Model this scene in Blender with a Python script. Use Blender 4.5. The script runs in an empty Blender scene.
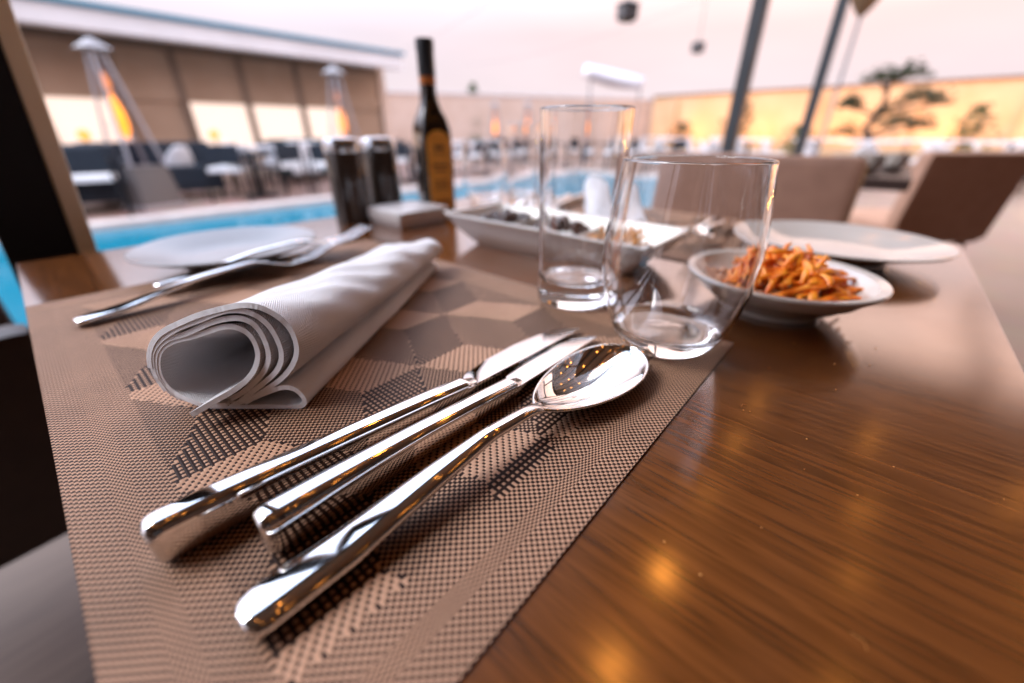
import bpy, bmesh, math, random
import numpy as np
from mathutils import Vector, Matrix
random.seed(7); rng = np.random.default_rng(7)
S = bpy.context.scene; COL = S.collection
PI = math.pi; R = math.radians
TT = 0.74                      # table top height
CX, CY = -0.29, 0.357          # table centre

# ------------------------------------------------------------------ helpers
class MB:
    """collects vertices and faces of one mesh"""
    def __init__(s): s.v = []; s.f = []; s.bev = False
    def add(s, vs, fs):
        o = len(s.v); s.v += [tuple(p) for p in vs]; s.f += [tuple(i + o for i in f) for f in fs]; return s
    def box(s, c, d, rz=0.0, bev=0.0, rx=0.0, ry=0.0):
        bm = bmesh.new(); bmesh.ops.create_cube(bm, size=1.0)
        for v in bm.verts: v.co = Vector((v.co.x * d[0], v.co.y * d[1], v.co.z * d[2]))
        if bev: s.bev = True; bmesh.ops.bevel(bm, geom=bm.edges[:], offset=bev, segments=2, affect='EDGES', profile=0.6)
        m = Matrix.Translation(c) @ Matrix.Rotation(rz, 4, 'Z') @ Matrix.Rotation(ry, 4, 'Y') @ Matrix.Rotation(rx, 4, 'X')
        bm.transform(m); bm.verts.index_update()
        s.add([v.co[:] for v in bm.verts], [[v.index for v in f.verts] for f in bm.faces]); bm.free(); return s
    def loft(s, secs, cap=True, closed=False):
        n = len(secs[0]); vs = [p for q in secs for p in q]; fs = []
        m = len(secs)
        for i in range(m if closed else m - 1):
            j = (i + 1) % m
            for k in range(n):
                fs.append((i*n+k, i*n+(k+1) % n, j*n+(k+1) % n, j*n+k))
        if cap and not closed:
            fs.append(tuple(reversed(range(n)))); fs.append(tuple((m-1)*n+k for k in range(n)))
        return s.add(vs, fs)
    def lathe(s, prof, c=(0, 0, 0), n=64, closed=False):
        secs = [[(c[0]+r*math.cos(2*PI*k/n), c[1]+r*math.sin(2*PI*k/n), c[2]+z) for k in range(n)] for r, z in prof]
        return s.loft(secs, cap=not closed, closed=closed)
    def tube(s, pts, rad, n=12, flat=1.0):
        pts = [Vector(p) for p in pts]; secs = []
        if not hasattr(rad, '__len__'): rad = [rad]*len(pts)
        up = Vector((0, 0, 1)); d0 = (pts[-1]-pts[0]).normalized()
        if abs(d0.z) > .9: up = Vector((1, 0, 0))
        for i, p in enumerate(pts):
            d = (pts[min(i+1, len(pts)-1)] - pts[max(i-1, 0)]).normalized()
            a = d.cross(up).normalized(); b = a.cross(d).normalized()
            secs.append([p + a*rad[i]*math.cos(2*PI*k/n) + b*rad[i]*flat*math.sin(2*PI*k/n) for k in range(n)])
        return s.loft(secs)
    def ball(s, c, r, n=16, sq=(1, 1, 1)):
        prof = [(max(1e-5, math.sin(PI*i/n)), -math.cos(PI*i/n)) for i in range(n+1)]
        secs = [[(c[0]+sq[0]*r*a*math.cos(2*PI*k/n), c[1]+sq[1]*r*a*math.sin(2*PI*k/n), c[2]+sq[2]*r*z) for k in range(n)] for a, z in prof]
        return s.loft(secs)
    def grid(s, fn, nu, nv):
        vs = [fn(i/(nu-1), j/(nv-1)) for i in range(nu) for j in range(nv)]
        fs = [(i*nv+j, (i+1)*nv+j, (i+1)*nv+j+1, i*nv+j+1) for i in range(nu-1) for j in range(nv-1)]
        return s.add(vs, fs)
    def build(s, name, mat, parent=None, smooth=40, fix=True):
        me = bpy.data.meshes.new(name); me.from_pydata(s.v, [], s.f)
        if fix:
            bm = bmesh.new(); bm.from_mesh(me); bmesh.ops.recalc_face_normals(bm, faces=bm.faces); bm.to_mesh(me); bm.free()
        if smooth:
            me.polygons.foreach_set('use_smooth', [True]*len(me.polygons)); me.set_sharp_from_angle(angle=R(smooth))
        me.materials.append(mat)
        o = bpy.data.objects.new(name, me); COL.objects.link(o)
        if s.bev and smooth: o.modifiers.new('normals', 'WEIGHTED_NORMAL').keep_sharp = True
        if parent is not None: o.parent = parent
        return o
def tag(o, label, cat, group=None, kind=None):
    o['label'] = label; o['category'] = cat
    if group: o['group'] = group
    if kind: o['kind'] = kind
    return o
def thing(name, label, cat, loc=(0, 0, 0), rz=0.0, group=None):
    o = bpy.data.objects.new(name, None); COL.objects.link(o); o.empty_display_size = .05
    o.location = loc; o.rotation_euler = (0, 0, rz); return tag(o, label, cat, group)
def structure(o): o['kind'] = 'structure'; return o
def dup(root, loc, rz, label=None, group=None):
    kids = [(c, list(c.children)) for c in root.children]
    r = root.copy(); COL.objects.link(r); r.location = loc; r.rotation_euler = (root.rotation_euler[0], root.rotation_euler[1], rz)
    if label: r['label'] = label
    if group: r['group'] = group
    for ch, gk in kids:
        c = ch.copy(); COL.objects.link(c); c.parent = r
        for g in gk:
            d = g.copy(); COL.objects.link(d); d.parent = c
    return r
def mirror_spot(o):   # the place facing it across the table
    return (2*CX - o.location.x, 2*CY - o.location.y, o.location.z), o.rotation_euler.z + PI

# ------------------------------------------------------------------ materials
def mat(name, col, rough=.5, metal=0., **kw):
    m = bpy.data.materials.new(name); m.use_nodes = True
    b = m.node_tree.nodes['Principled BSDF']
    b.inputs['Base Color'].default_value = (*col, 1); b.inputs['Roughness'].default_value = rough; b.inputs['Metallic'].default_value = metal
    for k, v in kw.items():
        b.inputs[k.replace('_', ' ')].default_value = v
    return m
def noise_col(m, c1, c2, scale=8, detail=6, bump=0., bscale=None, stretch=(1, 1, 1), rough=None, coord='Object', lo=.3, hi=.7):
    nt = m.node_tree; N = nt.nodes; L = nt.links; b = N['Principled BSDF']
    tc = N.new('ShaderNodeTexCoord'); mp = N.new('ShaderNodeMapping'); mp.inputs['Scale'].default_value = stretch
    L.new(tc.outputs[coord], mp.inputs['Vector'])
    n = N.new('ShaderNodeTexNoise'); n.inputs['Scale'].default_value = scale; n.inputs['Detail'].default_value = detail
    L.new(mp.outputs[0], n.inputs['Vector'])
    r = N.new('ShaderNodeValToRGB'); r.color_ramp.elements[0].position = lo; r.color_ramp.elements[1].position = hi
    r.color_ramp.elements[0].color = (*c1, 1); r.color_ramp.elements[1].color = (*c2, 1)
    L.new(n.outputs['Fac'], r.inputs['Fac']); L.new(r.outputs['Color'], b.inputs['Base Color'])
    if bump:
        n2 = N.new('ShaderNodeTexNoise'); n2.inputs['Scale'].default_value = bscale or scale*4; n2.inputs['Detail'].default_value = 4
        L.new(mp.outputs[0], n2.inputs['Vector'])
        bp = N.new('ShaderNodeBump'); bp.inputs['Strength'].default_value = bump; bp.inputs['Distance'].default_value = .001
        L.new(n2.outputs['Fac'], bp.inputs['Height']); L.new(bp.outputs['Normal'], b.inputs['Normal'])
    if rough:
        mr = N.new('ShaderNodeMapRange'); mr.inputs['To Min'].default_value = rough[0]; mr.inputs['To Max'].default_value = rough[1]
        L.new(n.outputs['Fac'], mr.inputs['Value']); L.new(mr.outputs['Result'], b.inputs['Roughness'])
    return m
def emit(name, col, strength, base=(.03, .03, .03)):
    m = mat(name, base, .4); b = m.node_tree.nodes['Principled BSDF']
    b.inputs['Emission Color'].default_value = (*col, 1); b.inputs['Emission Strength'].default_value = strength
    return m
def glassmat(name, col=(1, 1, 1), rough=0., ior=1.47):
    return mat(name, col, rough, 0, Transmission_Weight=1.0, IOR=ior)

M = {}
M['steel'] = noise_col(mat('polished steel', (.82, .80, .78), .04, 1.0), (.80, .78, .765), (.86, .84, .82), 60, 4, rough=(.025, .075))
M['glass'] = glassmat('drinking glass', (1, 1, 1), 0., 1.52)
M['porcelain'] = noise_col(mat('glazed porcelain', (.60, .55, .50), .16, 0, Coat_Weight=.4, Coat_Roughness=.08), (.58, .53, .48), (.62, .57, .52), 20)
M['stoneware'] = noise_col(mat('greige glazed stoneware', (.62, .58, .56), .35), (.58, .54, .52), (.66, .62, .6), 18)
M['napkin'] = mat('white cotton napkin', (.90, .90, .93), .85, 0, Sheen_Weight=.25, Sheen_Roughness=.5)
M['bottle_glass'] = mat('dark oil bottle glass', (.022, .014, .008), .06, 0, Coat_Weight=.6)
M['label'] = noise_col(mat('amber paper label', (.85, .38, .04), .5), (.78, .33, .03), (.88, .42, .06), 60)
M['label_ink'] = mat('brown label print', (.2, .075, .01), .6)
M['cap'] = mat('black bottle capsule', (.02, .025, .03), .35)
M['copper'] = mat('orange neck band', (.55, .16, .02), .35)
M['mill'] = noise_col(mat('dark stained mill wood', (.04, .028, .022), .18, 0, Coat_Weight=.6, Coat_Roughness=.1), (.016, .011, .009), (.06, .042, .032), 9, 6, stretch=(5, 5, .3))
M['mill_cap'] = mat('brushed steel mill cap', (.7, .72, .75), .22, 1.0)
M['carrot'] = noise_col(mat('pickled carrot', (.6, .16, .015), .38, 0, Subsurface_Weight=.08, Subsurface_Radius=(.004, .0015, .0005), Coat_Weight=.2, Coat_Roughness=.2), (.80, .12, .006), (.95, .38, .03), 70, 5, bump=.3, bscale=400)
M['crumb'] = noise_col(mat('spiced crumb', (.5, .22, .07), .55), (.38, .10, .02), (.75, .45, .25), 150, 3)
M['olive'] = noise_col(mat('dark olive', (.03, .012, .01), .25), (.02, .008, .008), (.07, .025, .015), 60)
M['nut'] = noise_col(mat('fried snack stick', (.55, .23, .04), .5), (.42, .15, .02), (.66, .32, .08), 120)
M['black_metal'] = mat('black powder coated metal', (.007, .0075, .010), .6, 0, Specular_IOR_Level=.25)
M['post_grey'] = noise_col(mat('dark grey post paint', (.032, .036, .04), .45), (.028, .032, .036), (.04, .044, .048), 12)
M['track'] = noise_col(mat('cream aluminium track', (.8, .72, .55), .35), (.76, .67, .5), (.84, .76, .6), 5)
M['brown_leather'] = noise_col(mat('brown faux leather', (.23, .118, .076), .5), (.21, .105, .067), (.255, .132, .087), 25, 8, bump=.15, bscale=500)
M['lifted_leather'] = noise_col(mat('brown faux leather lightened against shade', (.50, .28, .19), .5), (.47, .26, .172), (.53, .305, .21), 25, 8, bump=.15, bscale=500)  # lighter copy of the brown leather, offsets the shade on the far chair
M['dark_leather'] = noise_col(mat('dark brown faux leather', (.035, .018, .014), .5), (.028, .014, .011), (.045, .024, .019), 25, 8, bump=.15, bscale=500)
M['chair_leg'] = noise_col(mat('tan beech wood', (.36, .22, .14), .4), (.3, .17, .1), (.42, .27, .18), 20, 6, stretch=(6, 6, .5))
M['white_plastic'] = noise_col(mat('white moulded plastic', (.66, .66, .68), .4), (.62, .62, .64), (.7, .7, .72), 7)
M['blue_fabric'] = noise_col(mat('dark blue outdoor fabric', (.010, .015, .022), .85), (.008, .011, .017), (.014, .02, .03), 30)
M['teal_fabric'] = noise_col(mat('petrol outdoor fabric', (.008, .06, .08), .85), (.006, .05, .07), (.01, .075, .1), 30)
M['towel'] = noise_col(mat('white towel', (.75, .73, .72), .95), (.7, .68, .67), (.8, .78, .77), 40)
M['render_tan'] = noise_col(mat('tan wall render', (.62, .46, .36), .85), (.58, .42, .32), (.66, .5, .4), 3, 8, bump=.2)
M['fascia'] = noise_col(mat('white painted fascia', (.72, .68, .67), .5), (.68, .64, .63), (.76, .72, .71), 2)
M['roof_teal'] = mat('teal roof edging', (.05, .22, .32), .4)
M['blind'] = noise_col(mat('taupe roller blind', (.36, .235, .155), .8), (.33, .21, .135), (.39, .26, .175), 2, 4)
M['frame_brown'] = mat('brown window frame', (.16, .10, .065), .5)
M['pane'] = emit('window pane with sky glow', (1.0, .74, .62), .88, (.3, .26, .22))  # emission stands in for pale sky showing in the glass
M['wall_yellow'] = noise_col(mat('ochre wall render', (.68, .43, .24), .85), (.62, .38, .2), (.74, .48, .28), 1.2, 8, bump=.3)
M['needle'] = noise_col(mat('dark pine foliage', (.035, .05, .02), .8), (.02, .03, .012), (.06, .075, .03), 20)
M['leaf'] = noise_col(mat('green conifer foliage', (.06, .10, .03), .8), (.04, .07, .02), (.1, .15, .05), 20)
M['bark'] = noise_col(mat('bark', (.08, .05, .035), .9), (.06, .035, .025), (.11, .07, .05), 30, stretch=(4, 4, 1))
M['pot'] = mat('terracotta planter', (.3, .15, .09), .8)
M['flame'] = emit('gas flame', (1.0, .27, .01), 2.5)
M['flame_soft'] = emit('pale flame tip', (1.0, .30, .08), 1.1)
M['bulb'] = emit('warm filament bulb', (1.0, .34, .045), 52.0)
M['bulb_dim'] = emit('dimmer filament bulb', (1.0, .34, .05), 9.0)
M['lens'] = emit('amber uplight lens', (1, .4, .05), .45)
M['globe'] = emit('warm globe lamp', (1.0, .38, .03), 1.25)
M['heater_tube'] = mat('frosted heater tube', (.92, .9, .92), .05, 0, Transmission_Weight=1.0, IOR=1.02)
M['heater_panel'] = noise_col(mat('heater mesh panel', (.34, .32, .33), .5, .3), (.3, .28, .29), (.38, .36, .37), 20)
M['pool'] = mat('pool water', (.008, .145, .21), .1, 0, IOR=1.33, Specular_IOR_Level=.22)
M['pole_thin'] = mat('thin grey pole', (.22, .2, .2), .5)
M['lantern'] = mat('dark lantern frame', (.10, .085, .08), .5)
M['shade_brown'] = mat('brown lamp shade', (.22, .11, .045), .7)
M['sail'] = mat('white shade fabric', (.72, .66, .66), .8)
M['soil'] = mat('soil', (.03, .02, .015), .9)
# canopy underside: stained boards
M['board'] = noise_col(mat('brown canopy boards', (.33, .16, .06), .55), (.30, .18, .10), (.44, .28, .165), 3, 8, stretch=(14, .6, 1))
M['beam'] = mat('dark canopy beam', (.03, .022, .018), .5)

def floor_tiles(name, c1, c2, mortar, sx, sy, rough):
    m = mat(name, c1, rough); nt = m.node_tree; N = nt.nodes; L = nt.links
    tc = N.new('ShaderNodeTexCoord'); br = N.new('ShaderNodeTexBrick')
    br.offset = 0.0; br.inputs['Color1'].default_value = (*c1, 1); br.inputs['Color2'].default_value = (*c2, 1); br.inputs['Mortar'].default_value = (*mortar, 1)
    br.inputs['Scale'].default_value = 1; br.inputs['Brick Width'].default_value = sx; br.inputs['Row Height'].default_value = sy; br.inputs['Mortar Size'].default_value = .006
    L.new(tc.outputs['Object'], br.inputs['Vector'])
    n = N.new('ShaderNodeTexNoise'); n.inputs['Scale'].default_value = 5; n.inputs['Detail'].default_value = 8; L.new(tc.outputs['Object'], n.inputs['Vector'])
    mx = N.new('ShaderNodeMix'); mx.data_type = 'RGBA'; mx.blend_type = 'OVERLAY'; mx.inputs[0].default_value = .35
    L.new(br.outputs['Color'], mx.inputs[6]); L.new(n.outputs['Color'], mx.inputs[7]); L.new(mx.outputs[2], N['Principled BSDF'].inputs['Base Color'])
    return m
M['deck'] = floor_tiles('beige stone paving', (.19, .122, .092), (.17, .108, .08), (.10, .066, .05), .6, .6, .45)
M['terrace'] = floor_tiles('reddish terrace tiles', (.30, .18, .14), (.26, .16, .125), (.14, .09, .07), .4, .4, .5)
M['coping'] = noise_col(mat('pale pool coping', (.5, .42, .38), .6), (.46, .38, .34), (.54, .46, .42), 6)

def wood_table():
    m = mat('varnished dark wood', (.10, .04, .018), .17, 0, Specular_IOR_Level=.5, Coat_Weight=1.0, Coat_Roughness=.15, Coat_IOR=1.7)
    nt = m.node_tree; N = nt.nodes; L = nt.links; b = N['Principled BSDF']
    tc = N.new('ShaderNodeTexCoord'); mp = N.new('ShaderNodeMapping'); mp.inputs['Scale'].default_value = (6, 210, 4)
    mp.inputs['Rotation'].default_value = (0, 0, R(-3))
    L.new(tc.outputs['Object'], mp.inputs['Vector'])
    # slow warp of the grain
    nw = N.new('ShaderNodeTexNoise'); nw.inputs['Scale'].default_value = 5; L.new(tc.outputs['Object'], nw.inputs['Vector'])
    vm = N.new('ShaderNodeVectorMath'); vm.operation = 'MULTIPLY_ADD'; vm.inputs[1].default_value = (0, 2.2, 0)
    L.new(nw.outputs['Color'], vm.inputs[0]); L.new(mp.outputs[0], vm.inputs[2])
    n1 = N.new('ShaderNodeTexNoise'); n1.inputs['Scale'].default_value = 1.6; n1.inputs['Detail'].default_value = 7; n1.inputs['Roughness'].default_value = .62
    L.new(vm.outputs[0], n1.inputs['Vector'])
    mp2 = N.new('ShaderNodeMapping'); mp2.inputs['Scale'].default_value = (34, 520, 10); L.new(tc.outputs['Object'], mp2.inputs['Vector'])
    n2 = N.new('ShaderNodeTexNoise'); n2.inputs['Scale'].default_value = 1.0; n2.inputs['Detail'].default_value = 3; L.new(mp2.outputs[0], n2.inputs['Vector'])
    r1 = N.new('ShaderNodeValToRGB'); e = r1.color_ramp.elements
    e[0].position = .30; e[0].color = (.105, .033, .008, 1); e[1].position = .72; e[1].color = (.185, .060, .0145, 1)
    L.new(n1.outputs['Fac'], r1.inputs['Fac'])
    r2 = N.new('ShaderNodeValToRGB'); r2.color_ramp.elements[0].position = .33; r2.color_ramp.elements[0].color = (.56, .56, .56, 1)
    r2.color_ramp.elements[1].position = .52; r2.color_ramp.elements[1].color = (1, 1, 1, 1); L.new(n2.outputs['Fac'], r2.inputs['Fac'])
    mx = N.new('ShaderNodeMix'); mx.data_type = 'RGBA'; mx.blend_type = 'MULTIPLY'; mx.inputs[0].default_value = 1
    L.new(r1.outputs[0], mx.inputs[6]); L.new(r2.outputs[0], mx.inputs[7]); L.new(mx.outputs[2], b.inputs['Base Color'])
    # dust, crumbs and faint smears make the gloss uneven
    n3 = N.new('ShaderNodeTexNoise'); n3.inputs['Scale'].default_value = 24; n3.inputs['Detail'].default_value = 6; L.new(tc.outputs['Object'], n3.inputs['Vector'])
    mr = N.new('ShaderNodeMapRange'); mr.inputs['From Min'].default_value = .3; mr.inputs['From Max'].default_value = .7
    mr.inputs['To Min'].default_value = .12; mr.inputs['To Max'].default_value = .21
    L.new(n3.outputs['Fac'], mr.inputs['Value']); L.new(mr.outputs[0], b.inputs['Roughness'])
    bp = N.new('ShaderNodeBump'); bp.inputs['Strength'].default_value = .03; bp.inputs['Distance'].default_value = .0001
    L.new(n2.outputs['Fac'], bp.inputs['Height']); L.new(bp.outputs['Normal'], b.inputs['Normal'])
    return m
M['table'] = wood_table()

def mat_fabric():
    m = mat('woven vinyl placemat', (.4, .3, .25), .55, 0, Specular_IOR_Level=.14)
    nt = m.node_tree; N = nt.nodes; L = nt.links; b = N['Principled BSDF']
    a = N.new('ShaderNodeAttribute'); a.attribute_name = 'thread'
    r = N.new('ShaderNodeValToRGB'); e = r.color_ramp.elements
    e[0].position = .47; e[0].color = (.020, .007, .0035, 1); e[1].position = .56; e[1].color = (.50, .29, .185, 1)
    L.new(a.outputs['Fac'], r.inputs['Fac'])
    tc = N.new('ShaderNodeTexCoord'); n = N.new('ShaderNodeTexNoise'); n.inputs['Scale'].default_value = 30; n.inputs['Detail'].default_value = 5
    L.new(tc.outputs['Object'], n.inputs['Vector'])
    mx = N.new('ShaderNodeMix'); mx.data_type = 'RGBA'; mx.blend_type = 'OVERLAY'; mx.inputs[0].default_value = .25
    L.new(r.outputs[0], mx.inputs[6]); L.new(n.outputs['Fac'], mx.inputs[7]); L.new(mx.outputs[2], b.inputs['Base Color'])
    return m
M['placemat'] = mat_fabric()

def cloth_bump(m, s=1500, st=.35):
    nt = m.node_tree; N = nt.nodes; L = nt.links; b = N['Principled BSDF']
    uv = N.new('ShaderNodeUVMap'); mp = N.new('ShaderNodeMapping'); mp.inputs['Scale'].default_value = (s, s, 1); L.new(uv.outputs[0], mp.inputs[0])
    sep = N.new('ShaderNodeSeparateXYZ'); L.new(mp.outputs[0], sep.inputs[0])
    def sn(o):
        a = N.new('ShaderNodeMath'); a.operation = 'SINE'; L.new(o, a.inputs[0]); return a
    a, c = sn(sep.outputs[0]), sn(sep.outputs[1])
    p = N.new('ShaderNodeMath'); p.operation = 'MULTIPLY'; L.new(a.outputs[0], p.inputs[0]); L.new(c.outputs[0], p.inputs[1])
    n = N.new('ShaderNodeTexNoise'); n.inputs['Scale'].default_value = 140; n.inputs['Detail'].default_value = 5; L.new(uv.outputs[0], n.inputs['Vector'])
    q = N.new('ShaderNodeMath'); q.operation = 'MULTIPLY_ADD'; q.inputs[1].default_value = 2.2; L.new(n.outputs['Fac'], q.inputs[0]); L.new(p.outputs[0], q.inputs[2])
    bp = N.new('ShaderNodeBump'); bp.inputs['Strength'].default_value = st; bp.inputs['Distance'].default_value = .0006
    L.new(q.outputs[0], bp.inputs['Height']); L.new(bp.outputs['Normal'], b.inputs['Normal'])
cloth_bump(M['napkin'], 4200, .6)

# ------------------------------------------------------------------ camera
cam = bpy.data.cameras.new('camera'); co = bpy.data.objects.new('camera', cam); COL.objects.link(co); S.camera = co
cam.sensor_width = 36; cam.lens = 401.5/1024*36; cam.clip_start = .01; cam.clip_end = 500
co.location = (0, 0, .864); co.rotation_euler = (R(90-27.465), 0, R(41))
cam.dof.use_dof = True; cam.dof.focus_distance = .178; cam.dof.aperture_fstop = 2.85; cam.dof.aperture_blades = 9

# ------------------------------------------------------------------ light
w = bpy.data.worlds.new('World'); S.world = w; w.use_nodes = True
nt = w.node_tree; N = nt.nodes; L = nt.links; bg = N['Background']
sky = N.new('ShaderNodeTexSky'); sky.sky_type = 'NISHITA'; sky.sun_disc = False
SUN_EL, SUN_AZ = R(48), R(-132)           # azimuth measured from +Y towards +X
sky.sun_elevation = SUN_EL; sky.sun_rotation = SUN_AZ; sky.dust_density = 3
tc = N.new('ShaderNodeTexCoord'); sp = N.new('ShaderNodeSeparateXYZ'); L.new(tc.outputs['Generated'], sp.inputs[0])
rmp = N.new('ShaderNodeValToRGB'); e = rmp.color_ramp.elements
e[0].position = 0.0; e[0].color = (.86, .70, .71, 1); e[1].position = 1.0; e[1].color = (.74, .91, 1.27, 1)
for pos, c in ((.06, (.80, .675, .72)), (.20, (.77, .67, .74)), (.34, (.77, .72, .85)), (.6, (.76, .89, 1.18))):
    k = e.new(pos); k.color = (*c, 1)
L.new(sp.outputs['Z'], rmp.inputs[0])
mr = N.new('ShaderNodeMapRange'); mr.inputs['From Min'].default_value = .17; mr.inputs['From Max'].default_value = .50
mr.inputs['To Min'].default_value = 1.0; mr.inputs['To Max'].default_value = 2.9; L.new(sp.outputs['Z'], mr.inputs['Value'])
sc_ = N.new('ShaderNodeVectorMath'); sc_.operation = 'SCALE'; cl_ = N.new('ShaderNodeTexNoise'); cl_.inputs['Scale'].default_value = 2.2; cl_.inputs['Detail'].default_value = 5
cm_ = N.new('ShaderNodeMapping'); cm_.inputs['Scale'].default_value = (1, 1, 3.5); L.new(tc.outputs['Generated'], cm_.inputs[0]); L.new(cm_.outputs[0], cl_.inputs['Vector'])
cr_ = N.new('ShaderNodeMapRange'); cr_.inputs['From Min'].default_value = .3; cr_.inputs['From Max'].default_value = .7; cr_.inputs['To Min'].default_value = .93; cr_.inputs['To Max'].default_value = 1.06; L.new(cl_.outputs['Fac'], cr_.inputs['Value'])
cs_ = N.new('ShaderNodeVectorMath'); cs_.operation = 'SCALE'; L.new(rmp.outputs[0], cs_.inputs[0]); L.new(cr_.outputs[0], cs_.inputs['Scale']); L.new(cs_.outputs[0], sc_.inputs[0]); L.new(mr.outputs[0], sc_.inputs['Scale'])
bg2 = N.new('ShaderNodeBackground'); bg2.inputs['Strength'].default_value = .87
# afterglow: the cloud above the ochre wall side is warmer than over the pool
dt = N.new('ShaderNodeVectorMath'); dt.operation = 'DOT_PRODUCT'; dt.inputs[1].default_value = (.35, .94, 0); L.new(tc.outputs['Generated'], dt.inputs[0])
g1 = N.new('ShaderNodeMapRange'); g1.inputs['From Min'].default_value = .15; g1.inputs['From Max'].default_value = .9; L.new(dt.outputs['Value'], g1.inputs['Value'])
g2 = N.new('ShaderNodeMapRange'); g2.inputs['From Min'].default_value = .05; g2.inputs['From Max'].default_value = .32; g2.inputs['To Min'].default_value = .0; L.new(sp.outputs['Z'], g2.inputs['Value'])
gm = N.new('ShaderNodeMath'); gm.operation = 'MULTIPLY'; L.new(g1.outputs[0], gm.inputs[0]); L.new(g2.outputs[0], gm.inputs[1])
tn_ = N.new('ShaderNodeMix'); tn_.data_type = 'RGBA'; tn_.inputs[6].default_value = (1, 1, 1, 1); tn_.inputs[7].default_value = (1.5, 1.02, .68, 1); L.new(gm.outputs[0], tn_.inputs[0])
tm_ = N.new('ShaderNodeVectorMath'); tm_.operation = 'MULTIPLY'; L.new(sc_.outputs[0], tm_.inputs[0]); L.new(tn_.outputs[2], tm_.inputs[1]); L.new(tm_.outputs[0], bg2.inputs['Color'])
bg.inputs['Strength'].default_value = .05*.3; L.new(sky.outputs[0], bg.inputs['Color'])
ad = N.new('ShaderNodeAddShader'); L.new(bg.outputs[0], ad.inputs[0]); L.new(bg2.outputs[0], ad.inputs[1]); L.new(ad.outputs[0], N['World Output'].inputs['Surface'])
sl = bpy.data.lights.new('sun', 'SUN'); sl.energy = 2.1; sl.angle = R(28); sl.color = (1, .96, .94)
so = bpy.data.objects.new('sun', sl); COL.objects.link(so)
dv = Vector((math.sin(SUN_AZ)*math.cos(SUN_EL), math.cos(SUN_AZ)*math.cos(SUN_EL), math.sin(SUN_EL)))
so.rotation_euler = dv.to_track_quat('Z', 'Y').to_euler()
S.view_settings.view_transform = 'Standard'; S.view_settings.look = 'None'; S.view_settings.exposure = .42; S.view_settings.gamma = 1
S.render.engine = 'CYCLES'; cy = S.cycles
cy.use_denoising = True; cy.max_bounces = 14; cy.transmission_bounces = 12; cy.glossy_bounces = 6; cy.transparent_max_bounces = 12
cy.blur_glossy = .5; cy.caustics_refractive = True; cy.caustics_reflective = False; cy.sample_clamp_indirect = 6
try: cy.denoising_prefilter = 'ACCURATE'
except Exception: pass

# ------------------------------------------------------------------ the setting
def sheet(name, x0, x1, y0, y1, z, m):
    return structure(MB().add([(x0, y0, z), (x1, y0, z), (x1, y1, z), (x0, y1, z)], [(0, 1, 2, 3)]).build(name, m, smooth=0))
PX0, PX1, PY0, PY1 = -6.05, -1.75, -6.0, 9.5      # pool
ground_mb = MB()
for x0, x1, y0, y1 in ((-150, PX0, -150, 150), (PX1, 150, -150, 150), (PX0, PX1, -150, PY0), (PX0, PX1, PY1, 150)):
    ground_mb.add([(x0, y0, 0), (x1, y0, 0), (x1, y1, 0), (x0, y1, 0)], [(0, 1, 2, 3)])
structure(ground_mb.build('ground', M['deck'], smooth=0))
sheet('terrace', -12, PX0-.3, -8, 9.5, .004, M['terrace'])
M['floor_shade'] = noise_col(mat('brown floor shade', (.10, .062, .042), .6), (.085, .05, .034), (.12, .076, .052), 6, 6, stretch=(10, 1, 1))
sheet('shade_strip', PX1+.3, -.62, -6, 9.4, .004, M['floor_shade'])  # dark strip over the paving, stands for shade on this floor
wm = M['pool']; nb = wm.node_tree; tn = nb.nodes.new('ShaderNodeTexNoise'); tn.inputs['Scale'].default_value = 3.5; tn.inputs['Detail'].default_value = 3
tcw = nb.nodes.new('ShaderNodeTexCoord'); nb.links.new(tcw.outputs['Object'], tn.inputs['Vector'])
bpn = nb.nodes.new('ShaderNodeBump'); bpn.inputs['Strength'].default_value = .25; bpn.inputs['Distance'].default_value = .04
nb.links.new(tn.outputs['Fac'], bpn.inputs['Height']); nb.links.new(bpn.outputs[0], nb.nodes['Principled BSDF'].inputs['Normal'])
sheet('pool_water', PX0, PX1, PY0, PY1, -.05, M['pool'])
cp = MB()
for c, d in (((PX0-.15, (PY0+PY1)/2, -.06), (.3, PY1-PY0+.6, .16)), ((PX1+.15, (PY0+PY1)/2, -.06), (.3, PY1-PY0+.6, .16)),
             (((PX0+PX1)/2, PY0-.15, -.06), (PX1-PX0, .3, .16)), (((PX0+PX1)/2, PY1+.15, -.06), (PX1-PX0, .3, .16))):
    cp.box(c, d, bev=.01)
structure(cp.build('pool_coping', M['coping']))

# --- pavilion beyond the pool
pv = thing('pavilion', 'low tan pavilion with roller blinds and bright windows beyond the pool', 'building', (-10, 0, 0))
def wbox(mb, x0, x1, y0, y1, z0, z1, bev=0): mb.box(((x0+x1)/2+10, (y0+y1)/2, (z0+z1)/2), (x1-x0, y1-y0, z1-z0), bev=bev)
m = MB(); wbox(m, -13.9, -10.05, -6, 6.6, 2.42, 2.52); m.build('roof', M['fascia'], pv)
m = MB(); wbox(m, -9.5, -9.2, -6.3, 6.75, 2.17, 2.43, .01); m.build('fascia', M['fascia'], pv)
m = MB(); wbox(m, -9.62, -9.14, -6.3, 6.8, 2.433, 2.49); wbox(m, -10.047, -9.622, -6.3, 6.75, 2.40, 2.47); m.build('roof_edge', M['roof_teal'], pv)
m = MB(); wbox(m, -10.12, -10.0, -6, 6.6, .02, .52); m.build('parapet', M['render_tan'], pv)
m = MB(); wbox(m, -10.12, -10.0, -6, 6.6, 2.12, 2.40); m.build('header', M['frame_brown'], pv)
m = MB(); wbox(m, -13.9, -10.0, 6.603, 6.75, .0, 2.41); m.build('end_wall', M['render_tan'], pv)
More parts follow.
